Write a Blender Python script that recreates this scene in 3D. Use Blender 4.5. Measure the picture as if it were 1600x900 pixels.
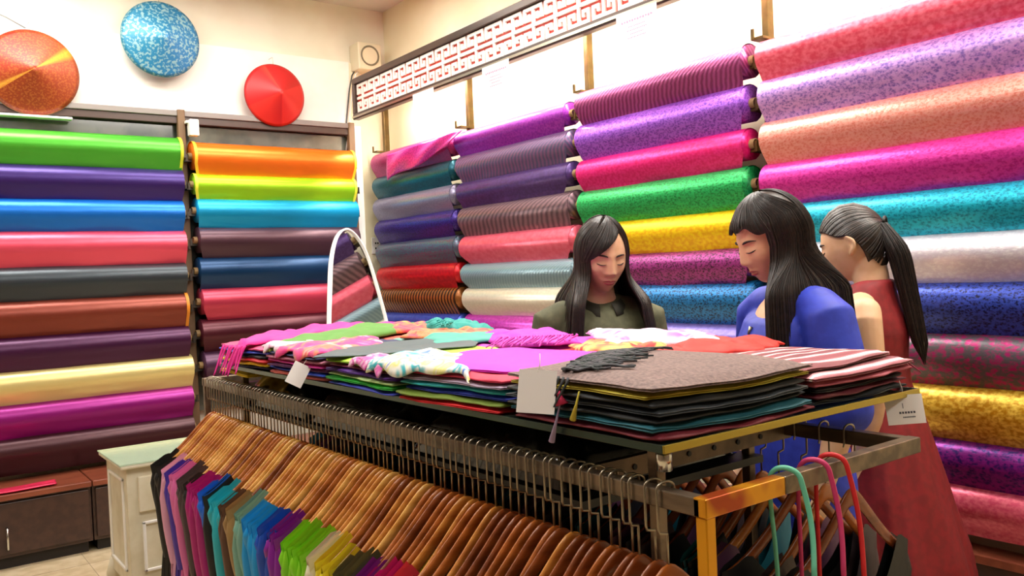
import bpy, bmesh, math, random
from math import sin, cos, pi, radians, sqrt, atan2, exp
from mathutils import Vector, Matrix, noise

for o in list(bpy.data.objects):
    bpy.data.objects.remove(o)
SC = bpy.context.scene
COL = SC.collection
rnd = random.Random(7)

# ------------------------------------------------------------------ camera
CF, CYAW, CPIT, CROL, CH = 1325.0, radians(36.72), radians(-1.07), radians(2.49), 1.40
f_ = Vector((sin(CYAW)*cos(CPIT), cos(CYAW)*cos(CPIT), sin(CPIT)))
r0_ = Vector((cos(CYAW), -sin(CYAW), 0)); u0_ = r0_.cross(f_)
r_ = r0_*cos(CROL) - u0_*sin(CROL); u_ = r_.cross(f_)
CAMP = Vector((0, 0, CH))
cd = bpy.data.cameras.new('camera'); cam = bpy.data.objects.new('camera', cd); COL.objects.link(cam)
M3 = Matrix((r_, u_, -f_)).transposed()
cam.matrix_world = Matrix.Translation(CAMP) @ M3.to_4x4()
cd.sensor_width = 36.0; cd.lens = CF*36.0/1600; cd.clip_start = 0.02
SC.camera = cam
def ray(x, y): return f_ + r_*((x-800)/CF) - u_*((y-450)/CF)
def atx(x, y, X): d = ray(x, y); return CAMP + d*(X/d.x)
def aty(x, y, Y): d = ray(x, y); return CAMP + d*(Y/d.y)
def atz(x, y, Z): d = ray(x, y); return CAMP + d*((Z-CH)/d.z)
def atd(x, y, D): return CAMP + ray(x, y)*D

# ------------------------------------------------------------------ world, exposure, big lights
w = bpy.data.worlds.new('world'); SC.world = w; w.use_nodes = True
w.node_tree.nodes['Background'].inputs[0].default_value = (1, .97, .93, 1)
w.node_tree.nodes['Background'].inputs[1].default_value = 0.2
SC.view_settings.view_transform = 'Standard'; SC.view_settings.look = 'None'
SC.view_settings.exposure = 0.0; SC.view_settings.gamma = 1.0
SC.view_settings.use_curve_mapping = False
def area(name, loc, size, power, rot=(0, 0, 0), col=(1, .97, .915)):
    l = bpy.data.lights.new(name, 'AREA'); l.shape = 'RECTANGLE'; l.size, l.size_y = size
    l.energy = power; l.color = col
    o = bpy.data.objects.new(name, l); o.location = loc; o.rotation_euler = rot; COL.objects.link(o)
    return o
CEIL_PANELS = [(2.25, 1.0, 40), (2.25, 2.9, 46), (0.6, 4.75, 32), (1.95, 4.5, 14), (0.3, 1.6, 30), (-1.2, 3.2, 12), (0.9, -0.9, 12)]  # unseen panel lamps, added to brighten the roll tops and fill the room
TUBE_POWER = 15

# ------------------------------------------------------------------ helpers
def lin(c):
    if isinstance(c, str):
        c = c.lstrip('#'); c = [int(c[i:i+2], 16)/255 for i in (0, 2, 4)]
    return tuple(((v/12.92) if v <= .04045 else ((v+.055)/1.055)**2.4) for v in c[:3]) + (1,)
MC = {}
def mat(name, col, rough=.6, metal=0, spec=.5, emit=None, estr=0, sheen=0, coat=0, trans=0, alpha=1, sss=0):
    if name in MC: return MC[name]
    m = bpy.data.materials.new(name); m.use_nodes = True
    b = m.node_tree.nodes['Principled BSDF']
    b.inputs['Base Color'].default_value = lin(col); b.inputs['Roughness'].default_value = rough
    b.inputs['Metallic'].default_value = metal; b.inputs['Specular IOR Level'].default_value = spec
    if emit: b.inputs['Emission Color'].default_value = lin(emit); b.inputs['Emission Strength'].default_value = estr
    if sheen: b.inputs['Sheen Weight'].default_value = sheen
    if coat: b.inputs['Coat Weight'].default_value = coat; b.inputs['Coat Roughness'].default_value = .08
    if trans: b.inputs['Transmission Weight'].default_value = trans
    if alpha < 1: b.inputs['Alpha'].default_value = alpha
    if sss:
        b.inputs['Subsurface Weight'].default_value = sss; b.inputs['Subsurface Radius'].default_value = (.01, .004, .002)
    m.diffuse_color = lin(col)
    MC[name] = m
    return m
def nodes(m): return m.node_tree.nodes, m.node_tree.links, m.node_tree.nodes['Principled BSDF']
def add_bump(m, scale=200, strength=.3, dist=.002, kind='noise', stretch=(1, 1, 1)):
    N, L, b = nodes(m)
    tc = N.new('ShaderNodeTexCoord'); mp = N.new('ShaderNodeMapping'); mp.inputs['Scale'].default_value = stretch
    t = N.new('ShaderNodeTexNoise' if kind == 'noise' else 'ShaderNodeTexVoronoi'); t.inputs['Scale'].default_value = scale
    bp = N.new('ShaderNodeBump'); bp.inputs['Strength'].default_value = strength; bp.inputs['Distance'].default_value = dist
    L.new(tc.outputs['Object'], mp.inputs[0]); L.new(mp.outputs[0], t.inputs['Vector'])
    L.new(t.outputs[0], bp.inputs['Height']); L.new(bp.outputs[0], b.inputs['Normal'])
    return m
def mottled(name, c1, c2, scale=8, rough=.7, bump=.2, metal=0, lo=.4, hi=.6, stretch=(1, 1, 1), spec=.5, detail=4):
    if name in MC: return MC[name]
    m = mat(name, c1, rough, metal, spec); N, L, b = nodes(m)
    tc = N.new('ShaderNodeTexCoord'); mp = N.new('ShaderNodeMapping'); mp.inputs['Scale'].default_value = stretch
    t = N.new('ShaderNodeTexNoise'); t.inputs['Scale'].default_value = scale; t.inputs['Detail'].default_value = detail
    r = N.new('ShaderNodeValToRGB'); r.color_ramp.elements[0].position = lo; r.color_ramp.elements[1].position = hi
    r.color_ramp.elements[0].color = lin(c1); r.color_ramp.elements[1].color = lin(c2)
    L.new(tc.outputs['Object'], mp.inputs[0]); L.new(mp.outputs[0], t.inputs['Vector']); L.new(t.outputs[0], r.inputs[0])
    L.new(r.outputs[0], b.inputs['Base Color'])
    if bump:
        bp = N.new('ShaderNodeBump'); bp.inputs['Strength'].default_value = bump; bp.inputs['Distance'].default_value = .003
        L.new(t.outputs[0], bp.inputs['Height']); L.new(bp.outputs[0], b.inputs['Normal'])
    return m
def silk(name, c1, c2=None, pat=None, scale=45, rough=.33, metal=.45, sheen=.2, along='y'):
    """woven silk: base colour, optional second thread colour laid as a brocade figure"""
    if name in MC: return MC[name]
    m = mat(name, c1, rough, metal, .6, sheen=sheen); N, L, b = nodes(m)
    b.inputs['Sheen Tint'].default_value = lin(c1)
    tc = N.new('ShaderNodeTexCoord'); mp = N.new('ShaderNodeMapping')
    mp.inputs['Scale'].default_value = (1, .7, 1) if along == 'y' else (.7, 1, 1)
    L.new(tc.outputs['Object'], mp.inputs[0])
    bp = N.new('ShaderNodeBump'); bp.inputs['Distance'].default_value = .0015
    if pat:
        if pat == 'damask':
            scale = scale*2.9
            t = N.new('ShaderNodeTexVoronoi'); t.feature = 'SMOOTH_F1'; t.inputs['Scale'].default_value = scale
            t2 = N.new('ShaderNodeTexNoise'); t2.inputs['Scale'].default_value = scale*2.0; t2.inputs['Detail'].default_value = 2
            L.new(mp.outputs[0], t2.inputs['Vector']); L.new(mp.outputs[0], t.inputs['Vector'])
            ad = N.new('ShaderNodeMath'); ad.operation = 'ADD'; ad.inputs[1].default_value = 0
            ml = N.new('ShaderNodeMath'); ml.operation = 'MULTIPLY'; ml.inputs[1].default_value = .9
            L.new(t.outputs['Distance'], ml.inputs[0]); L.new(ml.outputs[0], ad.inputs[0]); L.new(t2.outputs[0], ad.inputs[1])
            src = ad.outputs[0]; lo, hi = .62, 1.12
        elif pat == 'stripe':
            t = N.new('ShaderNodeTexWave'); t.wave_type = 'BANDS'; t.bands_direction = 'DIAGONAL'; t.inputs['Scale'].default_value = scale*.42
            t.inputs['Distortion'].default_value = 1.6; t.inputs['Detail'].default_value = 2
            L.new(tc.outputs['Object'], t.inputs['Vector']); src = t.outputs[0]; lo, hi = .1, .95
        elif pat == 'bandx':
            t = N.new('ShaderNodeTexWave'); t.wave_type = 'BANDS'; t.bands_direction = 'Y' if along == 'y' else 'X'
            t.inputs['Scale'].default_value = scale; t.inputs['Distortion'].default_value = .6
            L.new(tc.outputs['Object'], t.inputs['Vector']); src = t.outputs[0]; lo, hi = .35, .6
        else:
            t = N.new('ShaderNodeTexNoise'); t.inputs['Scale'].default_value = scale*2.4; t.inputs['Detail'].default_value = 3
            L.new(mp.outputs[0], t.inputs['Vector']); src = t.outputs[0]; lo, hi = .38, .62
        r = N.new('ShaderNodeValToRGB'); r.color_ramp.elements[0].position = lo; r.color_ramp.elements[1].position = hi
        r.color_ramp.elements[0].color = lin(c1); r.color_ramp.elements[1].color = lin(c2 or c1)
        L.new(src, r.inputs[0]); L.new(r.outputs[0], b.inputs['Base Color'])
        L.new(src, bp.inputs['Height']); bp.inputs['Strength'].default_value = .35
    else:
        t = N.new('ShaderNodeTexNoise'); t.inputs['Scale'].default_value = 9; t.inputs['Detail'].default_value = 3
        L.new(mp.outputs[0], t.inputs['Vector']); L.new(t.outputs[0], bp.inputs['Height']); bp.inputs['Strength'].default_value = .5
        bp.inputs['Distance'].default_value = .006
    L.new(bp.outputs[0], b.inputs['Normal'])
    return m
def link(name, me, m, parent=None, smooth=True):
    if m is not None:
        for x in (m if isinstance(m, (list, tuple)) else [m]): me.materials.append(x)
    if smooth:
        for p in me.polygons: p.use_smooth = True
    o = bpy.data.objects.new(name, me); COL.objects.link(o)
    if parent: o.parent = parent
    return o
def pyd(name, V, Fc, m, parent=None, smooth=True):
    me = bpy.data.meshes.new(name); me.from_pydata([tuple(v) for v in V], [], Fc); me.update()
    return link(name, me, m, parent, smooth)
class MB:
    def __init__(s): s.V = []; s.F = []
    def box(s, lo, hi, M=None):
        n = len(s.V)
        for k in range(8):
            v = Vector((hi[0] if k & 1 else lo[0], hi[1] if k & 2 else lo[1], hi[2] if k & 4 else lo[2]))
            s.V.append(M @ v if M else v)
        for q in ((0, 2, 3, 1), (4, 5, 7, 6), (0, 1, 5, 4), (2, 6, 7, 3), (0, 4, 6, 2), (1, 3, 7, 5)):
            s.F.append(tuple(n+i for i in q))
        return s
    def grid(s, P, closed_u=False, closed_v=False, flip=False):
        n = len(s.V); a = len(P); b = len(P[0])
        for row in P: s.V.extend(Vector(p) for p in row)
        for i in range(a if closed_u else a-1):
            for j in range(b if closed_v else b-1):
                i2 = (i+1) % a; j2 = (j+1) % b
                q = (n+i*b+j, n+i*b+j2, n+i2*b+j2, n+i2*b+j)
                s.F.append(q[::-1] if flip else q)
        return s
    def rings(s, R, cap=True):
        n = len(s.V); s.grid(R, closed_v=True); k = len(R[0]); a = len(R)
        if cap:
            s.F.append(tuple(n+i for i in range(k))[::-1]); s.F.append(tuple(n+(a-1)*k+i for i in range(k)))
        return s
    def tube(s, pts, rad, seg=8, cap=True, flat=None):
        pts = [Vector(p) for p in pts]; R = []; prev = None
        for i, p in enumerate(pts):
            d = (pts[min(i+1, len(pts)-1)] - pts[max(i-1, 0)])
            if d.length < 1e-9: d = Vector((0, 0, 1))
            d.normalize()
            if prev is None:
                a = Vector((0, 0, 1)) if abs(d.z) < .9 else Vector((1, 0, 0)); x = a.cross(d).normalized()
            else:
                x = (prev - d*prev.dot(d)).normalized()
            prev = x; y = d.cross(x)
            rr = rad[i] if isinstance(rad, (list, tuple)) else rad
            fl = flat or 1
            R.append([p + x*(rr*cos(2*pi*k/seg)) + y*(rr*fl*sin(2*pi*k/seg)) for k in range(seg)])
        return s.rings(R, cap)
    def caps(s, pts, rad, seg=14):
        pts = [Vector(p) for p in pts]; a = (pts[0]-pts[1]).normalized(); b = (pts[-1]-pts[-2]).normalized(); r0, r1 = rad[0], rad[-1]
        A_ = [pts[0]+a*(r0*q) for q in (.98, .87, .6, .3)]; B_ = [pts[-1]+b*(r1*q) for q in (.3, .6, .87, .98)]
        ks = [.2, .5, .8, .95]
        return s.tube(A_+pts+B_, [r0*k for k in ks]+list(rad)+[r1*k for k in ks[::-1]], seg)
    def build(s, name, m, parent=None, smooth=False):
        return pyd(name, s.V, s.F, m, parent, smooth)
def cyl(s, c, ax, r, h, seg=20):
    c = Vector(c); a = Vector(ax).normalized(); return s.tube([c, c+a*h], r, seg)
def tag(o, label=None, cat=None, group=None, kind=None):
    if label: o['label'] = label
    if cat: o['category'] = cat
    if group: o['group'] = group
    if kind: o['kind'] = kind
    return o
def empty(name, loc, label, cat, group=None, rz=0):
    o = bpy.data.objects.new(name, None); COL.objects.link(o); o.location = loc; o.rotation_euler = (0, 0, rz)
    o.empty_display_size = .05
    return tag(o, label, cat, group)
def bevel(o, w_=.004, seg=2):
    md = o.modifiers.new('bevel', 'BEVEL'); md.width = w_; md.segments = seg; md.limit_method = 'ANGLE'; return o
def struct(name, mb, m): 
    o = mb.build(name, m); o['kind'] = 'structure'; return o
def nz(x, y, z, s=1.0): return noise.noise(Vector((x*s, y*s, z*s)))

# ------------------------------------------------------------------ room shell
WX, WY, ZC = 3.03, 5.49, 3.33       # right wall, far wall, ceiling
PX, PY = 2.95, 5.41                 # shelf post planes
LX, LY = -2.4, -2.2
wallm = mottled('cream_wall_paint', '#ebe4d0', '#e5dcc6', 3, .85, .05)
wallw = mottled('white_wall_paint', '#f3eee6', '#ece6dc', 3, .8, .05)
ceilm = mottled('ceiling_paint', '#d9d2c6', '#d2cabd', 2, .9, .04)
yelm = mottled('ivory_panel_paint', '#f6efd2', '#f0e7c4', 2, .75, .05)
struct('floor', MB().box((LX, LY, -.1), (WX+.1, WY+.1, 0)), mottled('beige_floor_tile', '#cdbb9c', '#bba784', 14, .35, .05))
struct('ceiling', MB().box((LX, LY, ZC), (WX+.1, WY+.1, ZC+.1)), ceilm)
struct('wall_back', MB().box((LX, WY, 0), (WX+.1, WY+.1, ZC)), wallm)
struct('wall_right', MB().box((WX, LY, 0), (WX+.1, WY, ZC)), yelm)
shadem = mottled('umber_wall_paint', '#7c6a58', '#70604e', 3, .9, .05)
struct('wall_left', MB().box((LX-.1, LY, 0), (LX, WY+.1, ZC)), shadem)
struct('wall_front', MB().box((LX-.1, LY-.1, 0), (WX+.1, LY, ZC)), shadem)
# shallow lower band of the far wall and the shelf head rail beneath it
zst = aty(62, 38, WY-.03).z
zrt = aty(114, 161, PY-.03).z
struct('trim_1', MB().box((LX, WY-.035, zrt-.03), (2.72, WY, zst)), wallw)
struct('trim_2', MB().box((2.72, WY-.02, 0), (WX, WY, zst)), yelm)
tile = bpy.data.objects['floor']
gr = MB()
for i in range(-6, 10):
    gr.box((i*.4-.0015, LY, .0), (i*.4+.0015, WY, .0012))
for i in range(-5, 14):
    gr.box((LX, i*.4-.0015, .0), (WX, i*.4+.0015, .0012))
gr.build('tile_joint', mat('tile_grout', '#a3927a', .8), tile)['kind'] = 'stuff'

# ------------------------------------------------------------------ lamps
panelm = mat('added_lamp_diffuser', '#ffffff', .5, emit='#fff6e8', estr=5)
whitem = mat('white_enamel', '#f4f2ee', .4)
PLAB = ['over the near right shelves', 'over the middle right shelves', 'before the far left shelves', 'near the wall corner', 'over the garment rack', 'over the left floor', 'behind the camera']
for i, (x, y, PANEL_POWER) in enumerate(CEIL_PANELS):
    e = empty('added_ceiling_lamp', (x, y, ZC-.05), 'added unseen ceiling panel lamp '+PLAB[i], 'lamp', 'added unseen ceiling panels')
    bevel(MB().box((-.62, -.32, 0), (.62, .32, .05)).build('housing', whitem, e))
    MB().box((-.58, -.28, -.004), (.58, .28, .001)).build('diffuser', panelm, e)
    l = area('panel_light', (0, 0, -.012), (1.15, .55), PANEL_POWER); l.parent = e
tubem = mat('tube_glow', '#ffffff', .5, emit='#fff2d8', estr=14)

# ------------------------------------------------------------------ fretwork fascia
FX = 2.67
zt = atx(555, 123, FX).z; zb = atx(555, 188, FX).z; y0 = atx(553, 150, FX).y
darkwood = mottled('dark_wood', '#3a2a24', '#4a362c', 30, .35, .1, stretch=(1, .1, 1))
fas = empty('fretwork_fascia', (FX, y0, zb), 'long dark framed fascia with white key fretwork on red above the right shelves', 'sign')
FL = y0 + .6; fh = zt-zb; fr = .04
bevel(MB().box((-.015, -FL, fh-fr), (.03, 0, fh)).build('frame_rail', darkwood, fas))
bevel(MB().box((-.015, -FL, 0), (.03, 0, fr)).build('frame_rail', darkwood, fas))
bevel(MB().box((-.015, -.035, fr), (.03, 0, fh-fr)).build('frame_stile', darkwood, fas))
MB().box((.012, -FL, fr), (.02, -.035, fh-fr)).build('backing_panel', mat('red_panel', '#c03020', .45), fas)
MB().box((-.022, -FL, .008), (-.015, -.005, .022)).build('metal_trim', mat('satin_steel', '#a8a090', .3, .9), fas)
rows = ['#########.', '#...#...#.', '#.#.#.#.#.', '###.#.###.', '....#.....', '##########', '....#.....', '###.#.###.', '#.#.#.#.#.', '#...#...#.', '#########.']
cell = (fh-2*fr-.012)/11
fm = MB()
for j, row in enumerate(rows):
    k = 0
    while k < len(row):
        if row[k] == '#':
            e = k
            while e < len(row) and row[e] == '#': e += 1
            fm.box((-.004, -e*cell, (10-j)*cell), (.008, -k*cell, (11-j)*cell+.0002)); k = e
        else: k += 1
first = fm.build('fret_motif', mat('white_fret', '#faf4ec', .4), fas)
first.location = (.004, -.045, fr+.006)
for n in range(1, int((FL-.06)/(cell*10))):
    c = first.copy(); COL.objects.link(c); c.parent = fas; c.location = (.004, -.045-n*cell*10, fr+.006)
# tubes hidden behind the fascia, on the wall above the shelves
for k in range(4):
    yy = y0-.75-k*1.3
    e = empty('tube_lamp', (2.80, yy, zb+.16), 'fluorescent tube lamp behind the fretwork fascia, %s from the wall corner' % ('first', 'second', 'third', 'fourth')[k], 'lamp', 'tube lamps behind the fascia')
    MB().box((-.03, -.6, .02), (.03, .6, .06)).build('batten', whitem, e)
    t = MB(); cyl(t, (0, -.58, 0), (0, 1, 0), .013, 1.16, 12); t.build('tube', tubem, e, True)
    l = area('tube_light', (0, 0, -.018), (.05, 1.15), TUBE_POWER, col=(1, .95, .84)); l.parent = e
# fascia brackets to the wall
for k in range(4):
    MB().box((.02, -.3-k*1.45, fh-.03), (WX-FX, -.27-k*1.45, fh-.01)).build('bracket', darkwood, fas)
# price notes hanging under the fascia
notem = mat('note_paper', '#fffafa', .6)
inkm = mat('pink_ink', '#d98aa8', .6)
def text(body, size, M, m, parent, name='lettering', ext=.0003, sx=1):
    c = bpy.data.curves.new('t', 'FONT'); c.body = body; c.size = size; c.extrude = ext; c.align_x = 'CENTER'; c.align_y = 'CENTER'
    o = bpy.data.objects.new('t', c); COL.objects.link(o)
    dg = bpy.context.evaluated_depsgraph_get(); me = bpy.data.meshes.new_from_object(o.evaluated_get(dg))
    bpy.data.objects.remove(o); me.transform(M)
    return link(name, me, m, parent, False)
for i, (xa, lab) in enumerate(((775, 'white notice sheet with faint pink print under the fascia, left of the tall post'), (995, 'white notice sheet with faint pink print under the fascia, above the plum roll'), (662, 'white blank-looking notice sheet under the fascia, nearest the corner'))):
    p = atx(xa, 107 if i == 0 else (30 if i == 1 else 150), FX-.02)
    e = empty('notice_sheet', (FX-.024, p.y, zb+.012), lab, 'notice')
    MB().box((-.001, -.12, -.15), (.0, .12, .0)).build('sheet', notem, e)
    if i < 2:
        mb = MB()
        for q, (hw, zz, t_) in enumerate(((.095, -.035, .010), (.05, -.062, .005), (.06, -.078, .005), (.04, -.094, .005), (.055, -.110, .005))):
            n_ = 12
            for k in range(n_):
                a0 = -hw+2*hw*k/n_; mb.box((-.0016, a0, zz-t_*(.8+.2*(k % 2))), (-.001, a0+2*hw/n_*.72, zz))
        mb.build('printing', inkm, e)['kind'] = 'stuff'

# ------------------------------------------------------------------ shelf posts
bronze = mottled('bronze_post', '#57451f', '#665228', 20, .4, .05, metal=.5)
brown = mottled('brown_post', '#6d5238', '#7c6044', 25, .5, .05, stretch=(1, 1, .1))
steelm = mat('dark_steel', '#55504a', .35, .85)
RY = [5.38, 4.31, 3.22, 2.135, 1.05]
LXP = [.40, 1.535, 2.68]
# measured top edge of each roll (pixel ref) -> height
RDX = 2.80   # front of the rolls on the right wall
LDY = 5.25   # front of the rolls on the far wall
def zr(px, py): return atx(px, py, RDX+.04).z
def zl(px, py): return aty(px, py, LDY+.04).z

S = dict  # several dark base colours below take in the shade on the rolls' lower halves
BAYD = [(1400, 1, S(c1='#f0506a', c2='#ff7a90', pat='noise', scale=30), 'coral pink figured silk roll, top of the nearest right bay', 1),
 (1400, 71, S(c1='#8a6ac8', c2='#d9a8f0', pat='damask', scale=38), 'lavender brocade silk roll under the coral pink roll', 1),
 (1400, 147, S(c1='#e8806e', c2='#f4a89a', pat='damask', scale=46), 'salmon pink brocade silk roll under the lavender roll', 1),
 (1400, 224, S(c1='#c01c86', c2='#e03aa8', pat='damask', scale=34), 'magenta brocade silk roll above the turquoise roll', 1),
 (1400, 300, S(c1='#0e8aa8', c2='#22c4e0', pat='damask', scale=40), 'turquoise brocade silk roll in the nearest right bay', 0),
 (1400, 367, S(c1='#f2eef4', c2='#e2dae6', pat='damask', scale=30), 'white silk roll with lilac tint beside the long ponytail', 0),
 (1400, 439.5, S(c1='#161a42', c2='#3850bc', pat='damask', scale=44), 'royal blue and navy brocade roll under the white roll', 0),
 (1400, 516, S(c1='#b01c6c', c2='#5c5a60', pat='damask', scale=22), 'pink and grey green brocade roll with large figures', 0),
 (1400, 592, S(c1='#c08a10', c2='#f2d050', pat='noise', scale=34), 'golden yellow brocade silk roll in the nearest right bay', 0),
 (1400, 674, S(c1='#2c1468', c2='#801c84', pat='damask', scale=30), 'deep purple brocade silk roll under the golden roll', 0),
 (1400, 738, S(c1='#d85070', c2='#ea7488', pat='noise', scale=40), 'rose pink silk roll lowest in the nearest right bay', 0)]
BAYC = [(1050, 100, S(c1='#7e2c5e', c2='#a84a86', pat='stripe', scale=60), 'plum silk roll with fine diagonal figure, top of its bay', 1),
 (1050, 158, S(c1='#6a2ca8', c2='#a860dc', pat='damask', scale=42), 'violet brocade silk roll under the plum roll', 1),
 (1050, 222, S(c1='#e0106e', c2='#f02c8c', pat='noise', scale=40), 'hot pink silk roll above the green roll', 0),
 (1050, 275.5, S(c1='#12803c', c2='#26b862', pat='damask', scale=40), 'emerald green brocade silk roll behind the standing women', 0),
 (1050, 336, S(c1='#f0b400', c2='#ffdc10', pat='noise', scale=30), 'bright yellow silk roll under the green roll', 0),
 (1050, 392, S(c1='#3a0c2c', c2='#a03488', pat='damask', scale=44), 'maroon and magenta brocade roll under the yellow roll', 0),
 (1050, 441, S(c1='#0c2438', c2='#1f7cc0', pat='damask', scale=44), 'sky blue and navy brocade roll beside the olive shirt', 0),
 (1050, 503, S(c1='#7a6ab8', c2='#8a7ac8', pat='noise', scale=30), 'lilac silk roll behind the scarf piles', 0),
 (1050, 560, S(c1='#8a3048', c2='#a84058', pat='noise', scale=30), 'wine red silk roll low in its bay behind the table', 0)]
BAYB = [(830, 174.5, S(c1='#8a1ca4', c2='#a838b8', pat='noise', scale=40), 'purple magenta silk roll, top of the second bay from the corner', 1),
 (830, 215, S(c1='#5c5a7c', c2='#8a6088', pat='stripe', scale=50), 'blue grey silk roll with fine diagonal figure', 1),
 (830, 263, S(c1='#4a3068', c2='#563c7c', pat='noise', scale=30), 'slate violet silk roll under the blue grey roll', 0),
 (830, 306, S(c1='#8a6c74', c2='#5c4850', pat='stripe', scale=36), 'taupe silk roll with dark zigzag figure', 0),
 (830, 357, S(c1='#e85c74', c2='#f06e84', pat='noise', scale=20), 'plain coral pink silk roll left of the long haired woman', 2),
 (830, 406, S(c1='#7a98a4', c2='#8eaab4', pat='stripe', scale=60), 'pale blue grey silk roll above the cream roll', 2),
 (830, 447, S(c1='#dcd4be', c2='#e6dec8', pat='noise', scale=30), 'cream white silk roll above the scarf piles', 2),
 (830, 492, S(c1='#b030a0', c2='#c840b8', pat='noise', scale=30), 'orchid silk roll just over the scarf piles', 0),
 (830, 538, S(c1='#3c4a90', c2='#4a5aa0', pat='noise', scale=30), 'denim blue silk roll low behind the table', 0)]
BAYA = [(670, 216, S(c1='#8a1858', c2='#b02a74', pat='damask', scale=50), 'wine red silk roll with a magenta tail thrown over it, near the corner', 1),
 (670, 257, S(c1='#084656', c2='#0f5e6e', pat='damask', scale=40), 'dark teal silk roll under the magenta tail', 0),
 (670, 294, S(c1='#807a96', c2='#948ea8', pat='noise', scale=60), 'silver grey silk roll near the corner', 1),
 (670, 332, S(c1='#241256', c2='#40268c', pat='damask', scale=40), 'indigo silk roll near the corner', 0),
 (670, 371, S(c1='#6a3a64', c2='#3f7a80', pat='noise', scale=60), 'plum and sea green shot silk roll above the red roll', 0),
 (670, 412, S(c1='#c01420', c2='#d82028', pat='noise', scale=20), 'plain red silk roll near the corner', 0),
 (670, 448, S(c1='#3a2010', c2='#a86428', pat='bandx', scale=9), 'dark brown silk roll with copper bands', 0),
 (670, 488, S(c1='#3c50b8', c2='#4a5ec8', pat='noise', scale=20), 'cobalt blue silk roll just above the teal fringe', 0),
 (670, 528, S(c1='#6a2850', c2='#7a3460', pat='noise', scale=20), 'mulberry silk roll low near the corner', 0)]
LB1 = [(140, 206, S(c1='#4cb030'), 'grass green silk roll with yellow selvedge, top of the left bay', '#d8e030'),
 (140, 258, S(c1='#38206c'), 'deep violet silk roll under the green roll', None),
 (140, 310, S(c1='#0870d4'), 'bright azure silk roll in the left bay', None),
 (140, 358.5, S(c1='#e8506a'), 'rose pink silk roll under the azure roll, with pale rolled end', None),
 (140, 413, S(c1='#363f46'), 'slate grey silk roll under the rose pink roll', None),
 (140, 463, S(c1='#803626'), 'rust brown silk roll with orange selvedge', '#e08a20'),
 (140, 518, S(c1='#42123e'), 'dark aubergine silk roll under the rust brown roll', None),
 (140, 568, S(c1='#e0cf8a'), 'pale butter yellow silk roll above the magenta roll', None),
 (140, 618, S(c1='#8c0a76'), 'vivid magenta purple silk roll low in the left bay', None),
 (140, 668, S(c1='#421e26'), 'dark maroon silk roll lowest in the left bay, above the cabinet', None)]
LB2 = [(420, 227, S(c1='#ff7c1c'), 'orange silk roll with yellow selvedge, top of the second left bay', '#f8c830'),
 (420, 275, S(c1='#a4e420'), 'lime green silk roll under the orange roll', '#f4f040'),
 (420, 310, S(c1='#10a4dc'), 'turquoise blue silk roll under the lime roll', None),
 (420, 353, S(c1='#523642'), 'dusky mauve silk roll left of the arched mirror', None),
 (420, 399, S(c1='#0c3a64'), 'steel blue silk roll left of the arched mirror', None),
 (420, 445, S(c1='#c43c56'), 'old rose silk roll just over the pink scarves', None),
 (420, 492, S(c1='#4e1826'), 'burgundy silk roll behind the pink scarves', None),
 (420, 540, S(c1='#50304c'), 'dark mauve silk roll low in the second left bay', None)]

corem = mottled('cardboard_core', '#a58a62', '#94784e', 60, .85, .1)
def add_roll(root, L, pitch, axis, m, flap, tr, seed, tail, sm=None, R=.052):
    """cloth wound on a cardboard core, tail hanging in front; local: along=+u, out=+d, up=z"""
    def P(a, d, z): return Vector((d*-1, a, z)) if axis == 'y' else Vector((a, -d, z))
    n = 26; R_ = []
    # spiral-ish section from back, over the top, down the front as a flap
    prof = []
    for k in range(15):
        th = radians(-200 + 230*k/14)     # degrees measured from outwards axis
        prof.append((-(R)*cos(th+pi)*1, 0, th))
    sec = []
    for k in range(16):                   # closed wound cylinder
        th = 2*pi*k/16; sec.append((R*.985*cos(th), R*.985*sin(th)))
    mb = MB()
    mb.rings([[P(-L/2+L*i/8, d, z) for d, z in sec] for i in range(9)])
    # outer layer
    ocv = []
    A1 = -34
    for k in range(13):
        th = radians(170-(170-A1)*k/12); ocv.append(((R+.003)*cos(th), (R+.003)*sin(th)))
    d1, z1_ = ocv[-1]
    fl = pitch*.70
    for k in range(1, 10):
        t = k/9; ocv.append((d1-(d1-R*.30)*t, z1_+(-fl-z1_)*t))
    G = []
    for i in range(n+1):
        s = i/n*2-1; row = []
        for k, (d, z) in enumerate(ocv):
            t = max(0, (k-12)/9)
            inset0, inset1 = (tr if s < 0 else (tr if tail == 2 else tr*.25)), 0
            a = s*L/2 - (s*inset0*L*.5*t*abs(s))
            wr = nz(s*2.4+seed, t*1.7, seed*.37)*.010*t + sin(s*6+seed+t*3)*.0015*t
            zz = z + nz(s*1.4, seed, 4)*.003*t
            row.append(P(a, d+max(wr, -.004), zz))
        G.append(row)
    mb.grid(G, flip=(axis == 'x'))
    cl = mb.build('cloth', m, root, True)
    for sg in (-1, 1):
        c = MB(); ring = []
        for (a, r) in ((L/2-.01, .022), (L/2+.022, .022), (L/2+.022, .017), (L/2-.0, .017)):
            ring.append([P(sg*a, r*cos(2*pi*q/12), r*sin(2*pi*q/12)) for q in range(12)])
        c.grid(ring, closed_v=True, flip=(sg > 0)); c.build('core_tube', corem, root, True)
    if sm:
        for sg in (-1, 1):
            g = []
            for i in range(2):
                row = []
                for k, (d, z) in enumerate(ocv):
                    t = max(0, (k-12)/9)
                    ins = tr if sg < 0 else tr*.25
                    a = sg*(L/2*(1-ins*t) + .004 - i*.018)
                    row.append(P(a, d+.004, z-.001 if t > 0 else z*1.05))
                g.append(row)
            MB().grid(g, flip=(sg < 0) ^ (axis == 'x')).build('selvedge', mat('selvedge_'+sm, sm, .5), root, True)
    return cl
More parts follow.
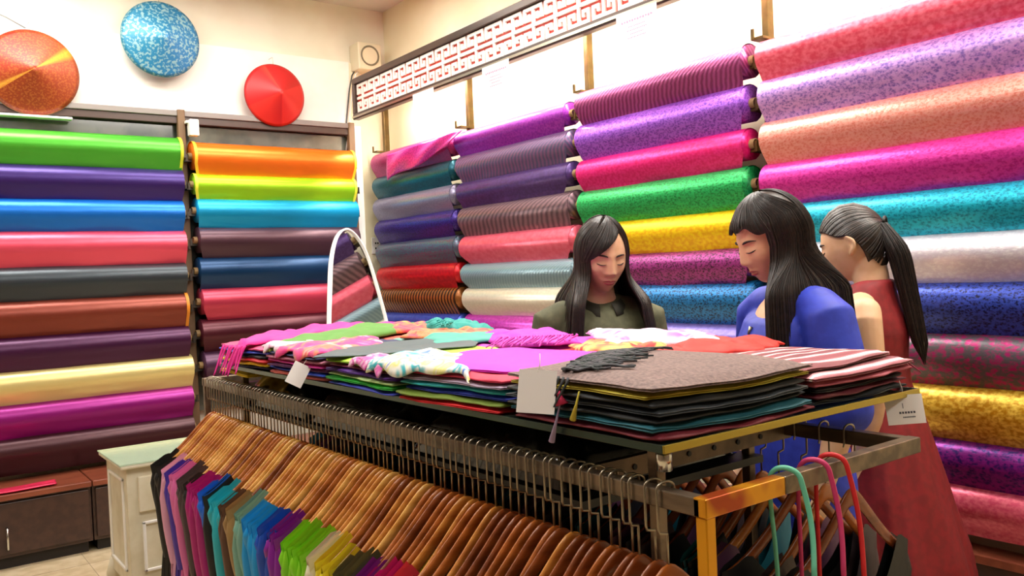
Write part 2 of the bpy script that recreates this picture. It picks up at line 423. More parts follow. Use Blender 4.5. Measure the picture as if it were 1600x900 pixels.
def bay(rolls, a0, a1, axis, refz, plane, grp, tr=.05):
    zs = [refz(r[0], r[1]) for r in rolls]
    cen = (a0+a1)/2; L = abs(a1-a0) - .075
    out = []
    for i, (px, py, mk, lab, extra) in enumerate(rolls):
        pitch = (zs[i]-zs[i+1]) if i+1 < len(rolls) else (zs[i-1]-zs[i])
        R = min(.085, pitch*.43)
        jit = rnd.uniform(-.008, .008)
        nm = 'silk_' + lab.split(' silk')[0].replace(' ', '_').replace(',', '')
        mk = dict(mk); 
        m = silk(nm+str(i)+axis, along=axis, **mk)
        z = zs[i]-R-.003
        if axis == 'y':
            e = empty('silk_roll', (plane+R+.003, cen+jit, z), lab, 'fabric roll', grp)
            t = tr*rnd.uniform(.6, 1.6)
            add_roll(e, L, pitch, 'y', m, 1, t, rnd.uniform(0, 50), extra, None, R)
        else:
            e = empty('silk_roll', (cen+jit, plane+R+.003, z), lab, 'fabric roll', grp)
            add_roll(e, L, pitch, 'x', m, 1, rnd.uniform(.0, .09), rnd.uniform(0, 50), 0, extra, R)
        out.append((e, z, R))
    return out
GR = 'silk rolls on the right wall shelves'; GL = 'silk rolls on the far wall shelves'
bd = bay(BAYD, RY[4], RY[3], 'y', zr, RDX, GR, .06)
bc = bay(BAYC, RY[3], RY[2], 'y', zr, RDX, GR, .08)
bb = bay(BAYB, RY[2], RY[1], 'y', zr, RDX, GR, .10)
ba = bay(BAYA, RY[1], RY[0], 'y', zr, RDX, GR, .04)
l1 = bay(LB1, LXP[0], LXP[1], 'x', zl, LDY, GL)
l2 = bay(LB2, LXP[1], LXP[2], 'x', zl, LDY, GL)
# posts with a peg for every roll end
def post(name_lab, x, y, z1, m, pegs, axis, lab, grp):
    e = empty('shelf_post', (x, y, 0), lab, 'post', grp)
    if axis == 'y':
        bevel(MB().box((-.02, -.016, 0), (.02, .016, z1)).build('upright', m, e))
        zp = {3.22: 2.1, 2.135: 2.26, 4.31: 1.72, 5.38: 1.5, 1.05: 2.2}[y]*1.0
        bevel(MB().box((.021, -.05, 0), (.07, .05, zp)).build('painted_shade_board', mat('shade_board_black', '#1e1c18', .5), e))  # dark board added to stand in for the shade between bays
    else: bevel(MB().box((-.022, -.02, 0), (.022, .02, z1)).build('upright', m, e))
    for (z, side, R) in pegs:
        p = MB()
        if axis == 'y':
            d = RDX+R-x
            p.box((d-.006, -.005 if side > 0 else -.052, z-.0235-.01), (-.018, .052 if side > 0 else .005, z-.0235))
            p.box((d-.014, -.012 if side < 0 else .0, z-.0235-.01), (d-.006, .0 if side < 0 else .012, z+.01))
        else:
            d = LDY+R-y
            p.box((-.052 if side < 0 else -.005, d-.006, z-.0335), (.005 if side < 0 else .052, -.018, z-.0235))
            p.box((-.012 if side < 0 else 0, d-.014, z-.0335), (0 if side < 0 else .012, d-.006, z+.01))
        p.build('peg', bronze if axis == 'y' else steelm, e)
zfr = zb+.1
ext = [2.40]
plabs = ['brown bronze shelf post nearest the wall corner on the right wall', 'bronze shelf post between the first and second right bays', 'bronze shelf post between the purple and plum rolls', 'bronze shelf post at the left end of the coral and lavender rolls', 'bronze shelf post at the near end of the right shelves outside the view']
bays_r = [None, ba, bb, bc, bd, None]
for i, y in enumerate(RY):
    pg = []
    if i > 0:
        for (e, z, R) in bays_r[i]: pg.append((z, 1, R))
    if i < 4:
        for (e, z, R) in bays_r[i+1]: pg.append((z, -1, R))
    pg.append((zb-.17, -1, .05)) 
    post('p', PX, y, zt+.1, bronze, pg, 'y', plabs[i], 'right wall shelf posts')
llabs = ['brown shelf post at the far left outside the view', 'brown shelf post between the two left bays', 'brown shelf post at the right end of the orange and lime rolls']
for i, x in enumerate(LXP):
    pg = []
    if i > 0: pg += [(z, -1, R) for (e, z, R) in (l1 if i == 1 else l2)]
    if i < 2: pg += [(z, 1, R) for (e, z, R) in (l1 if i == 0 else l2)]
    post('p', x, PY-.02, zrt+.01, brown, pg, 'x', llabs[i], 'far wall shelf posts')
# head rail above the left shelves
hr = empty('shelf_head_rail', (0, PY, zrt-.075), 'brown and grey moulded head rail above the left shelves under the hats', 'rail')
bevel(MB().box((LX+.01, -.03, .045), (2.70, .05, .08)).build('upper_moulding', mat('grey_moulding', '#8c8480', .4), hr))
bevel(MB().box((LX+.01, -.02, 0), (2.70, .05, .045)).build('lower_moulding', mat('umber_moulding', '#4c3a34', .35), hr))
# dark glass panels behind the left rolls
gl = mottled('dark_glass', '#3c4440', '#5a5c54', 6, .12, 0, spec=.8)
for i in range(2):
    struct('window_%d' % (i+1), MB().box((LXP[i]+.005, WY-.055, .62), (LXP[i+1]-.005, WY-.045, zrt-.08)), gl)
tag(bevel(MB().box((LXP[2]+.005+.03, WY-.06, 0), (LXP[2]+.10, WY-.021, zrt+.0)).build('door_jamb_panel', mat('white_gloss', '#f2f2ee', .25))), 'narrow white upright panel between the brown post and the corner', 'panel')
# wall behind the shelves low: skirting box under rolls on the right
cabm = mottled('dark_brown_laminate', '#3a2824', '#463029', 20, .35, .05)
cabtop = mottled('red_brown_top', '#8a4a34', '#7a3e2c', 25, .3, .05, stretch=(.1, 1, 1))
zc = aty(75, 762, 4.98).z
for (x0, x1, lab) in ((-.15, .86, 'dark brown low cabinet with red brown top under the left rolls'), (.865, 2.62, 'dark brown low cabinet continuing behind the white bedside stand')):
    e = empty('low_cabinet', ((x0+x1)/2, 5.2, 0), lab, 'cabinet', 'low cabinets under the left shelves')
    h = (x1-x0)/2
    bevel(MB().box((-h, -.20, .06), (h, .17, zc-.03)).build('carcass', cabm, e))
    MB().box((-h+.02, -.17, 0), (h-.02, .15, .06)).build('plinth', mat('black_plinth', '#1c1614', .6), e)
    bevel(MB().box((-h, -.235, zc-.03), (h, .17, zc)).build('top', cabtop, e))
    for sg in (-1, 1):
        d = bevel(MB().box((min(0, sg*(h-.01))+.004, -.217, .08), (max(0, sg*(h-.01))-.004, -.20, zc-.045)).build('door', cabm, e))
        hx = -(x0+x1)/2 + aty(12, 843, 4.97).x if (x0 < 0 and sg < 0) else sg*.05
        t = MB(); hz = aty(12, 843, 4.97).z
        t.tube([(hx, -.217, hz+.055), (hx, -.238, hz+.05), (hx, -.238, hz-.05), (hx, -.217, hz-.055)], .006, 8)
        t.build('handle', mat('chrome', '#d8d8d4', .2, 1), d, True)
e = empty('low_cabinet', (2.86, 3.0, 0), 'dark brown low plinth cabinet under the right wall rolls', 'cabinet', 'low cabinets under the right shelves')
zrl = .42
bevel(MB().box((-.04, -2.6, .05), (.06, 2.3, zrl-.03)).build('carcass', cabm, e)); bevel(MB().box((-.05, -2.62, zrl-.03), (.06, 2.32, zrl)).build('top', cabtop, e))
MB().box((-.03, -2.5, 0), (.05, 2.2, .05)).build('plinth', MC['black_plinth'], e)

# magenta tail thrown over the top rolls near the corner
def sheet(fn, nu, nv, th=None):
    mb = MB(); mb.grid([[fn(i/nu, j/nv) for j in range(nv+1)] for i in range(nu+1)]); return mb
A_ = [atx(604, 243, 2.77), atx(722, 204, 2.77), atx(606, 282, 2.765), atx(700, 231, 2.765)]
def tailf(u, v):
    top = A_[0].lerp(A_[1], u); bot = A_[2].lerp(A_[3], u)
    p = top.lerp(bot, v); p = Vector(p); p.z += .006*(1-v); p.z += .012*sin(u*9)*v; p.x += .006*sin(u*14+v*4) - .012*sin(v*pi)
    return p
o = tag(sheet(tailf, 40, 12).build('cloth_tail', silk('silk_tail', '#b01c80', '#d83aa4', 'damask', 40), None, True), 'magenta patterned cloth end draped slantwise over the wine red and teal rolls', 'cloth')
o.modifiers.new('s', 'SOLIDIFY').thickness = .003

# pink scarf lying on the cabinet
p0 = aty(0, 768, 5.0); 
def scf(u, v):
    x = .2+u*.5; return Vector((x, 4.985+.10*v + .01*sin(u*8), zc+.004+.012*abs(sin(u*5+v*6))*(1-abs(2*v-1)) + .004))
o = tag(sheet(scf, 40, 10).build('folded_scarf', silk('silk_cab', '#e0305a'), None, True), 'crimson pink scarf lying along the red brown cabinet top', 'scarf')
o.modifiers.new('s', 'SOLIDIFY').thickness = .006

# ------------------------------------------------------------------ conical hats
def hat(px, py, r, m, lab, tiltx, tiltz, cord=None, apex=.13):
    c = aty(px, py, WY-.155)
    e = empty('conical_hat', c, lab, 'hat', 'conical hats on the far wall')
    e.rotation_euler = (radians(90)+tiltx, 0, tiltz)
    mb = MB(); G = []; n = 64
    for i in range(13):
        t = i/12; rr = r*t; G.append([(rr*cos(2*pi*k/n), rr*sin(2*pi*k/n), apex*(1-t)-.04) for k in range(n)])
    mb.grid(G, closed_v=True, flip=False); o = mb.build('cone', m, e, True)
    o.modifiers.new('s', 'SOLIDIFY').thickness = .004
    t = MB(); t.tube([(r*cos(2*pi*k/64), r*sin(2*pi*k/64), -.042) for k in range(65)], .004, 6, False)
    t.build('rim', mat('rim_'+lab[:5], cord or '#8c6a3a', .5), e, True)
    h = MB(); h.tube([(0, r-.02, -.042), (0, r+.05, -.05), (0, r+.052, -.15)], .0015, 5)
    h.build('hanging_loop', mat('string', '#b0a890', .7), e)
    return e
def hatmat(name, stops, ang_off, seams, mix2=None, scale=40, sparkle=0.0):
    m = mat(name, '#ff0000', .42, .15, .6); N, L, b = nodes(m)
    tc = N.new('ShaderNodeTexCoord'); g = N.new('ShaderNodeTexGradient'); g.gradient_type = 'RADIAL'
    mp = N.new('ShaderNodeMapping'); mp.inputs['Rotation'].default_value = (0, 0, ang_off)
    r = N.new('ShaderNodeValToRGB'); cr = r.color_ramp
    while len(cr.elements) > 1: cr.elements.remove(cr.elements[0])
    cr.elements[0].position = stops[0][0]; cr.elements[0].color = lin(stops[0][1])
    for p, c in stops[1:]:
        q = cr.elements.new(p); q.color = lin(c)
    L.new(tc.outputs['Object'], mp.inputs[0]); L.new(mp.outputs[0], g.inputs[0]); L.new(g.outputs[0], r.inputs[0])
    src = r.outputs[0]
    if mix2:
        v = N.new('ShaderNodeTexNoise'); v.inputs['Scale'].default_value = scale; v.inputs['Detail'].default_value = 2
        L.new(tc.outputs['Object'], v.inputs['Vector'])
        rr = N.new('ShaderNodeValToRGB'); rr.color_ramp.elements[0].position = .5; rr.color_ramp.elements[1].position = .58
        mx = N.new('ShaderNodeMix'); mx.data_type = 'RGBA'; L.new(v.outputs[0], rr.inputs[0]); 
        fm_ = N.new('ShaderNodeMath'); fm_.operation = 'MULTIPLY'; fm_.inputs[1].default_value = sparkle
        L.new(rr.outputs[0], fm_.inputs[0]); L.new(fm_.outputs[0], mx.inputs[0]); L.new(src, mx.inputs[6]); mx.inputs[7].default_value = lin(mix2)
        src = mx.outputs[2]
    L.new(src, b.inputs['Base Color'])
    return m
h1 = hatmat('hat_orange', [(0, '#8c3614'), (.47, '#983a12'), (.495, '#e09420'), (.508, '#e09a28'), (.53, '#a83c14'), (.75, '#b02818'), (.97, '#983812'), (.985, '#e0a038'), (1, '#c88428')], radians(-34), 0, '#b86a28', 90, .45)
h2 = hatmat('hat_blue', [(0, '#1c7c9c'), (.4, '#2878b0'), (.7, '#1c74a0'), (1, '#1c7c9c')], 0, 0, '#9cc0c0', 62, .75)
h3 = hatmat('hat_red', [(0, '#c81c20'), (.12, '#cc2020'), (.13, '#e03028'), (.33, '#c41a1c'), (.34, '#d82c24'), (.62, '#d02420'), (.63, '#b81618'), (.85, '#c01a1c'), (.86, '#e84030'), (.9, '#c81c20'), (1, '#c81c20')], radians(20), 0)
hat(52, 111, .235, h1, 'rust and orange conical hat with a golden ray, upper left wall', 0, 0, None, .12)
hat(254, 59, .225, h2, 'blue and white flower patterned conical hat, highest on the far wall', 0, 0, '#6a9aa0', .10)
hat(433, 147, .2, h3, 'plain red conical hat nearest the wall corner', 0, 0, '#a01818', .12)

# small white camera on the left post
p = aty(302, 200, PY-.08)
e = empty('white_sensor', p, 'small white sensor box mounted beside the brown post above the orange roll', 'sensor')
bevel(MB().box((-.028, -.03, -.05), (.028, .03, .05)).build('housing', whitem, e), .006)
MB().box((-.04, .0, .03), (-.02, .05, .045)).build('bracket', whitem, e)
# round speaker box in the upper corner
p = aty(572, 90, WY-.08)
e = empty('corner_speaker', p, 'small cream speaker box with round grey cone in the upper wall corner', 'speaker')
bevel(MB().box((-.09, -.06, -.10), (.09, .08, .09)).build('box', mat('cream_plastic', '#ddd2b4', .5), e), .01)
t = MB(); G = []
for rr, d in ((.072, -.062), (.066, -.070), (.056, -.056), (.03, -.035), (.022, -.045), (.0, -.048)):
    G.append([(rr*cos(2*pi*k/28), d, rr*sin(2*pi*k/28)) for k in range(28)])
t.grid(G, closed_v=True).build('speaker_cone', mat('grey_cone', '#756c56', .6), e, True)
# cables down the corner beside the fascia
for k, (xa, c, lab) in enumerate(((546, '#3a3a3a', 'thin black cable hanging beside the left end of the fascia'), (551, '#d8d8d4', 'thin white cable hanging beside the left end of the fascia'))):
    t = MB(); pts = []
    for q, (dx, y) in enumerate(((10, 108), (4, 118), (0, 140), (-3, 170), (-6, 205), (-10, 235))):
        P_ = aty(xa+dx, y, WY-.045-.012*k); pts.append(P_)
    tag(t.tube(pts, .005, 6).build('hanging_cable', mat('cable%d' % k, c, .5), None, True), lab, 'cable')
# cord from the upper left to the orange hat
t = MB(); t.tube([aty(-30, 10, WY-.06), aty(10, 27, WY-.06), aty(40, 44, WY-.07)], .004, 6)
tag(t.build('hat_cord', mat('grey_cord', '#8a8a88', .6), None, True), 'thin grey cord running up left from the orange hat', 'cord')
# pale shelf clip strip at the upper left under the rail
tag(bevel(MB().box((aty(0, 180, 5.36).x-.1, 5.34, aty(50, 181, 5.35).z-.008), (aty(113, 183, 5.35).x, 5.40, aty(50, 181, 5.35).z+.006)).build('lamp_strip', whitem)), 'thin white strip fitting just under the head rail at far left', 'strip')
# wall socket
p = atx(588, 384, WX); p = aty(588, 384, WY-.022)
e = empty('wall_socket', p, 'small white wall socket with two dark holes left of the right shelves', 'socket')
bevel(MB().box((-.04, -.008, -.06), (.04, 0, .06)).build('plate', whitem, e))
for zz in (-.018, .018): MB().box((-.014, -.010, zz-.006), (-.004, -.007, zz+.006)).box((.004, -.010, zz-.006), (.014, -.007, zz+.006)).build('socket_hole', mat('black_plastic', '#151515', .5), e)

# ------------------------------------------------------------------ arched mirror
MC_ = aty(556, 430, 4.35); mang = radians(24); lean = radians(15)
RM = (Matrix.Rotation(mang, 4, 'Z') @ Matrix.Rotation(-lean, 4, 'X')).to_3x3(); nrm = RM @ Vector((0, -1, 0))
mir = empty('arched_mirror', MC_, 'tall arched mirror in thin white frame reflecting silk rolls, behind the table end', 'mirror')
mir.rotation_euler = (-lean, 0, mang)
def mpt(px, py):
    d = ray(px, py); k = (MC_-CAMP).dot(nrm)/d.dot(nrm); q = RM.transposed() @ (CAMP+d*k-MC_)
    return (q.x, q.z)
pxs = [(514, 700), (512, 600), (513, 500), (514, 450), (515, 420), (517, 400), (521, 380), (527, 365), (537, 356), (547, 359), (558, 370), (569, 388), (578, 410), (587, 440), (597, 475), (606, 510), (622, 600), (630, 700)]
oa = [Vector(mpt(*q)) for q in pxs]
cc = sum(oa, Vector((0, 0)))/len(oa)
def shr(pts, d): return [p + (cc-p).normalized()*d for p in pts]
for _ in range(2):
    q = [oa[0]]
    for a, b in zip(oa, oa[1:]): q += [a.lerp(b, .25), a.lerp(b, .75)]
    oa = q+[oa[-1]]
ia = shr(oa, .011)
mb = MB(); G = []
for (c, y) in ((oa, -.012), (ia, -.014), (ia, .0), (oa, .012)): G.append([(x, y, z) for x, z in c])
mb.grid(G, closed_u=True, closed_v=True).build('frame', whitem, mir)
n = len(ia); pyd('mirror_glass', [(x, -.004, z) for x, z in ia], [tuple(range(n))[::-1]], mat('mirror_silver', '#eef0f0', .03, 1), mir, False)
n = len(oa); pyd('back_board', [(x, .013, z) for x, z in oa], [tuple(range(n))], brown, mir, False)
for k in (0, -1):
    a_ = Vector((oa[k].x, 0, oa[k].y)); w_ = RM @ a_ + MC_
    f1 = RM.transposed() @ (Vector((w_.x, w_.y, 0))+RM @ Vector((0, -.03, -.02))*1 - MC_); f2 = RM.transposed() @ (Vector((w_.x-.28*sin(mang)*-1*0+.0, w_.y+.25, .0)) - MC_)
    MB().tube([a_, f1], .011, 8).build('foot', whitem, mir, True)
    MB().tube([a_+Vector((0, .01, .1)), f2], .010, 8).build('foot', whitem, mir, True)

# ------------------------------------------------------------------ white bedside stand
TZ = .72
A = atz(145, 697, TZ); B = atz(196, 724, TZ); Cc = atz(262, 680, TZ)
st = empty('bedside_stand', (B.x, B.y, 0), 'cream white painted stand with panelled sides and curved legs behind the black garments', 'cabinet')
wx, dy = .42, .36
iv = mottled('ivory_paint', '#e4dcc4', '#d8ceb2', 10, .4, .05)
x0 = A.x-B.x
# stand: left side faces -X, front faces -Y
bevel(MB().box((0, 0, .22), (wx, dy, TZ-.02)).build('carcass', iv, st))
bevel(MB().box((-.025, -.025, TZ-.022), (wx+.025, dy+.025, TZ-.006)).build('top', iv, st), .006)
MB().box((-.028, -.028, TZ-.005), (wx+.028, dy+.028, TZ)).build('glass_top', mat('green_glass', '#b8d0b8', .08, 0, .7, alpha=.55), st)
def pframe(a0, a1, z0, z1, face):
    mb = MB(); t = .012
    for (u0, v0, u1, v1) in ((a0, z0, a1, z0+t), (a0, z1-t, a1, z1), (a0, z0, a0+t, z1), (a1-t, z0, a1, z1)):
        if face == 'x': mb.box((-.008, u0, v0), (.001, u1, v1))
        else: mb.box((u0, -.008, v0), (u1, .001, v1))
    return mb
bevel(pframe(.05, dy-.05, .28, TZ-.07, 'x').build('side_panel_moulding', whitem, st), .003)
bevel(pframe(.05, wx-.05, .28, TZ-.24, 'y').build('door_moulding', whitem, st), .003)
bevel(MB().box((.04, -.012, TZ-.2), (wx-.04, .001, TZ-.06)).build('drawer', iv, st))
for ax_ in (0, wx):
    for ay in (0, dy):
        sx = -1 if ax_ == 0 else 1; sy = -1 if ay == 0 else 1
        bx, by = (ax_+sx*-.02, ay+sy*-.02)
        MB().tube([(bx, by, .26), (bx+sx*.012, by+sy*.012, .2), (bx+sx*.016, by+sy*.016, .14), (bx+sx*.002, by+sy*.002, .07), (bx+sx*.006, by+sy*.006, .02), (bx+sx*.015, by+sy*.015, 0)], [.03, .032, .026, .017, .015, .022], 12).build('leg', iv, st, True)

# ------------------------------------------------------------------ display rack
RX0, RX1, RYN, RYF, RZ = .92, 1.48, .80, 3.08, 1.07
GZ = 1.14; GX0, GX1, GYN, GYF = .905, 1.62, .86, 2.86
rk = empty('garment_rack', ((RX0+RX1)/2, (RYN+RYF)/2, 0), 'metal double rail garment rack carrying the glass display top', 'rack')
def rb(lo, hi): 
    c = Vector(rk.location); return (Vector(lo)-c, Vector(hi)-c)
railm = mottled('worn_rail_metal', '#6a5c4e', '#8a7864', 30, .35, .1, metal=.7, stretch=(1, .15, 1))
reflm = mottled('painted_reflection_metal', '#b04a1c', '#e8a020', 14, .28, .05, metal=.55, detail=2)  # orange and yellow reflections on the chrome, painted in as metal colour
bw, bh = .012, .027
for xx in (RX0, RX1):
    bevel(MB().box(*rb((xx-bw, RYN, RZ-bh), (xx+bw, RYF, RZ))).build('hanging_rail', railm, rk), .002)
for yy, mm in ((RYN, reflm), (RYF, railm)):
    bevel(MB().box(*rb((RX0-bw, yy-bw, RZ-bh), (RX0+.17 if mm is reflm else RX1+bw, yy+bw, RZ+.001))).build('end_rail', mm, rk), .002)
bevel(MB().box(*rb((RX0+.17, RYN-bw, RZ-bh), (RX1+bw, RYN+bw, RZ+.001))).build('end_rail', railm, rk), .002)
for xx in (RX0, RX1):
    for yy in ((RYN, RYF) if xx == RX0 else (RYN+.62, RYF)):
        g = (xx == RX0 and yy == RYN)
        bevel(MB().box(*rb((xx-.010, yy-.010, 0), (xx+.010, yy+.010, RZ-bh))).build('leg', mat('painted_reflection_leg', '#e8a010', .3, .4) if g else railm, rk), .002)  # near leg: a yellow reflection painted in as its colour
        bevel(MB().box(*rb((xx+(.03 if xx == RX0 else -.05), yy+(.12 if yy == RYN else -.3), .3), (xx+(.05 if xx == RX0 else -.03), yy+(.14 if yy == RYN else -.28), GZ-.012))).build('shelf_support', railm, rk), .002)
cb = MB().box(*rb((RX0+.02, 1.06, 1.035), (RX1+bw, 1.075, 1.07)))
cb.build('cross_bar', mottled('brown_bar', '#584838', '#6c5844', 20, .4, .05, metal=.5), rk)
for k in range(6):
    hh = MB(); cyl(hh, rb((RX0+.12+k*.07, 1.0595, 1.052), (0, 0, 0))[0], (0, -1, 0), .005, .002, 10)
    hh.build('screw_hole', mat('black_hole', '#0c0a08', .6), rk)
MB().box(*rb((RX0+.03, 1.10, .985), (RX1-.03, GYF, 1.0))).build('inner_shelf', mat('black_board', '#14100e', .4), rk)
MB().box(*rb((RX0+.06, RYN+.15, .28), (RX1-.06, RYF-.15, .31))).build('lower_shelf', MC['black_board'], rk)
# glass display top
gt = empty('display_table', ((GX0+GX1)/2, (GYN+GYF)/2, GZ-.01), 'dark tinted glass display top edged in metal under all the scarves', 'table top')
hx, hy = (GX1-GX0)/2, (GYF-GYN)/2
MB().box((-hx, -hy, 0), (hx, hy, .008)).build('glass_sheet', mat('tinted_glass', '#1c2a24', .06, 0, .7, alpha=.85), gt)
edm = mat('glass_edge_metal', '#4a5a50', .15, .6)
for (lo, hi) in (((-hx-.004, -hy-.004, -.004), (hx+.004, -hy, .0085)), ((-hx-.004, -hy, -.004), (-hx, hy, .0085)), ((hx, -hy, -.004), (hx+.004, hy, .0085)), ((-hx, hy, -.004), (hx, hy+.004, .0085))):
    g = (lo[1] < -hy and hi[1] <= -hy)
    bevel(MB().box(lo, hi).build('edge_strip', mat('brass_edge', '#b8a040', .25, .7) if g else edm, gt), .001)
cyl_ = MB()
MB().tube([(-hx+.02, -hy+.02, -.035), (-hx+.02, -hy+.02, -.0)], .012, 16).build('glass_clamp', mat('chrome', '#d8d8d4', .2, 1), gt, True)

# black plastic wrapped goods on the inner shelf
plas = mat('black_plastic_film', '#0c0b0b', .16, 0, .8, coat=.5)
def crumple(sx, sy, h, seed, nu=46, nv=60, amp=.02, sc=14):
    def fn(u, v):
        x = (u-.5)*sx; y = (v-.5)*sy
        e_ = min(1, min(u, 1-u)*7)**.5*min(1, min(v, 1-v)*9)**.5
        a = noise.noise(Vector((x*sc*1.6+seed, y*sc*.6, seed))); b = abs(noise.noise(Vector((x*sc*3+seed, y*sc, seed+5))))
        return Vector((x, y, e_*(h+amp*a-amp*b)))
    return sheet(fn, nu, nv)
for k, (ya, yb_, lab) in enumerate(((1.15, 1.72, 'crumpled black plastic bag on the inner shelf near the table corner'), (1.74, 2.30, 'crumpled black plastic bag in the middle of the inner shelf'), (2.32, 2.84, 'crumpled black plastic bag at the far end of the inner shelf'))):
    o = crumple(.46, yb_-ya, .105, k*7.3).build('plastic_bag', plas, None, True); o.location = ((RX0+RX1)/2, (ya+yb_)/2, 1.001)
    tag(o, lab, 'plastic bag', 'black bags under the glass')

# ------------------------------------------------------------------ hangers and garments
woods = [mottled('hanger_wood_%d' % i, a, b, 30, .22, .05, stretch=(.15, 1, 1)) for i, (a, b) in enumerate((('#b4682a', '#d08a3c'), ('#96501e', '#b8682c'), ('#d08e3c', '#e8b05c'), ('#743818', '#924c22')))]
hookm = mat('hook_steel', '#a89f8c', .28, .9)
HW = .205
def hz_(s):   # top line of hanger arm, s 0..1 from the neck
    s = sqrt(s*s+.012)-.11
    return -.004 - .158*(1-(1-s)**1.55) + .012*max(0, 1-s*7)**2*0 - .004*s*s
def hanger_mesh():
    mb = MB(); R = []
    for i in range(33):
        s = (i/16-1); a = abs(s); x = s*HW*(1 if a > .06 else 1)
        hgt = .014*(1-a)**.6 + .022; th = .0047 + .001*a
        if a > .97: hgt *= .6; th *= .6
        zt_ = hz_(a); bow = .02*a*a
        ring = []
        for k in range(12):
            t = 2*pi*k/12; cx_ = cos(t); sz = sin(t)
            ring.append((x, -bow+th*cx_, zt_-hgt/2+hgt/2*(abs(sz)**.7)*(1 if sz > 0 else -1)))
        R.append(ring)
    return mb.rings(R)
def hook_mesh(sg=1):
    """hook passing over a flat rail, with the side jog of the photo; origin at the hanger neck"""
    r = .017; H = .112
    pts = [(0, 0, -.012), (0, 0, .035), (0, 0, .04), (-r*.9, 0, .043), (-r, 0, .05), (-r, 0, H-.004)]
    for k in range(9):
        t = pi - pi*k/8; pts.append((r*cos(t), 0, H-.004+.010*sin(t)))
    pts += [(r, 0, H-.03), (r+.002, 0, H-.036)]
    return MB().tube(pts, .0021, 6)
hm0 = None
def garment_mesh(seed, width=1, sleeve=.16, length=.72, deep=.5):
    rg = random.Random(seed); mb = MB(); G = []
    ns, nt = 26, 16; sb = .66+rg.uniform(-.07, .07)
    ph = rg.uniform(0, 6)
    for side in (1, -1):
        G = []
        for i in range(ns+1):
            s = -1+2*i/ns; a = abs(s); row = []
            if a >= sb: zt_ = hz_(a)+.004
            else:
                q = 1-a/sb; zt_ = hz_(sb)+.004 - deep*.24*(1-(1-q)**2.2)
            xt = s*(HW+.008)*width
            for j in range(nt+1):
                t = j/nt; z = zt_ + (-length - zt_)*t
                w_ = 1 - .16*min(1, t*3) + .10*t
                bow = .02*a*a*(1-t)
                th = (.0095 + .010*min(1, t*5)*(1-a*.5) + .004*sin(s*7+ph+side)*t) * (0 if (a > .999) else 1)
                th = max(th, .0035 if a > .999 else .011)
                row.append((xt*w_ + .004*sin(t*8+ph), -bow + side*th + .006*t*sin(s*9+ph), z))
            G.append(row)
        mb.grid(G, flip=(side > 0))
    # sleeves
    for sg in (-1, 1):
        R = []; n = 8
        for k in range(n+1):
            t = k/n; cx_ = sg*(HW*.96 + .012*sin(t*2) - .03*t); cz = hz_(1)+.0 - sleeve*t*1.9
            R.append([(cx_ + .026*cos(2*pi*q/10)*(1-.25*t)*(.5+.5*min(1, t*4)), -.02+.014*sin(2*pi*q/10)*(.6+.4*min(1, t*4))+.004*sin(t*7+seed), cz+.012*cos(2*pi*q/10)*-sg*(1-t)) for q in range(10)])
        mb.rings(R, cap=False)
    return mb
gcols = []
for k_, n_ in (('black', 4), ('lilacpink', 2), ('violet', 2), ('pink', 3), ('charcoal', 3), ('black', 1), ('magenta', 5), ('blue', 2), ('black', 1), ('turquoise', 4), ('brown', 2), ('tan', 2), ('sage', 3), ('azure', 4), ('royal', 3), ('purple', 3), ('lime', 6), ('cream', 2), ('yellow', 3), ('olive', 3), ('purple', 2), ('fuchsia', 2), ('coral', 3), ('brown', 1), ('plum', 2), ('white', 2), ('brown', 1), ('lime', 1), ('yellow', 2), ('turquoise', 2), ('white', 1), ('green', 1), ('violet', 2), ('tan', 1)):
    gcols += [k_]*n_
gh = dict(black='#121416', lilacpink='#e8a8c8', violet='#4a30a8', pink='#e070b0', charcoal='#4a3c40', magenta='#b01078', blue='#1468d8', turquoise='#20b8cc', brown='#5c4030', tan='#a08050', sage='#7cb0a0', azure='#10a0e8', royal='#1050c0', purple='#8a1c9c', lime='#8ce020', cream='#e8e4c8', yellow='#f0e030', olive='#5c6040', fuchsia='#e02090', coral='#f04860', white='#ecebe8', plum='#6a4060', green='#40a040', teal='#1a7080')
def gmat(k):
    if 'garment_'+k in MC: return MC['garment_'+k]
    m = silk('garment_'+k, gh[k], rough=.45 if k != 'black' else .5, metal=.1, sheen=.15); return m
NG = len(gcols)
hmesh = hanger_mesh(); hkm = hook_mesh()
hmesh_d = {}
def make_hanger(loc, rz, i, lab, grp, tilt=0):
    e = empty('clothes_hanger', loc, lab, 'hanger', grp, rz); e.rotation_euler = (0, tilt, rz)
    global hmesh_d
    wi = rnd.choice((0, 0, 1, 2, 0, 1, 3, 2)) if i < 60 else rnd.choice((0, 1, 3, 3))
    if wi not in hmesh_d:
        hmesh_d[wi] = hanger_mesh().build('hanger_body', woods[wi], e, True)
        if 'hook' not in hmesh_d: hmesh_d['hook'] = hkm.build('hook', hookm, e, True)
        else: c = hmesh_d['hook'].copy(); COL.objects.link(c); c.parent = e
    else:
        c = hmesh_d[wi].copy(); COL.objects.link(c); c.parent = e
        c = hmesh_d['hook'].copy(); COL.objects.link(c); c.parent = e
    return e
ZH = RZ - .108   # neck height
ys = []
span = (RYF-.06)-(RYN+.075)
for i in range(NG+5):
    t = i/(NG+4); ys.append(RYF-.06 - span*(t**.97) + rnd.uniform(-.005, .005))
ys[-1] = RYN+.075; ys[-2] = RYN+.10; ys[-3] = RYN+.135
seen = {}
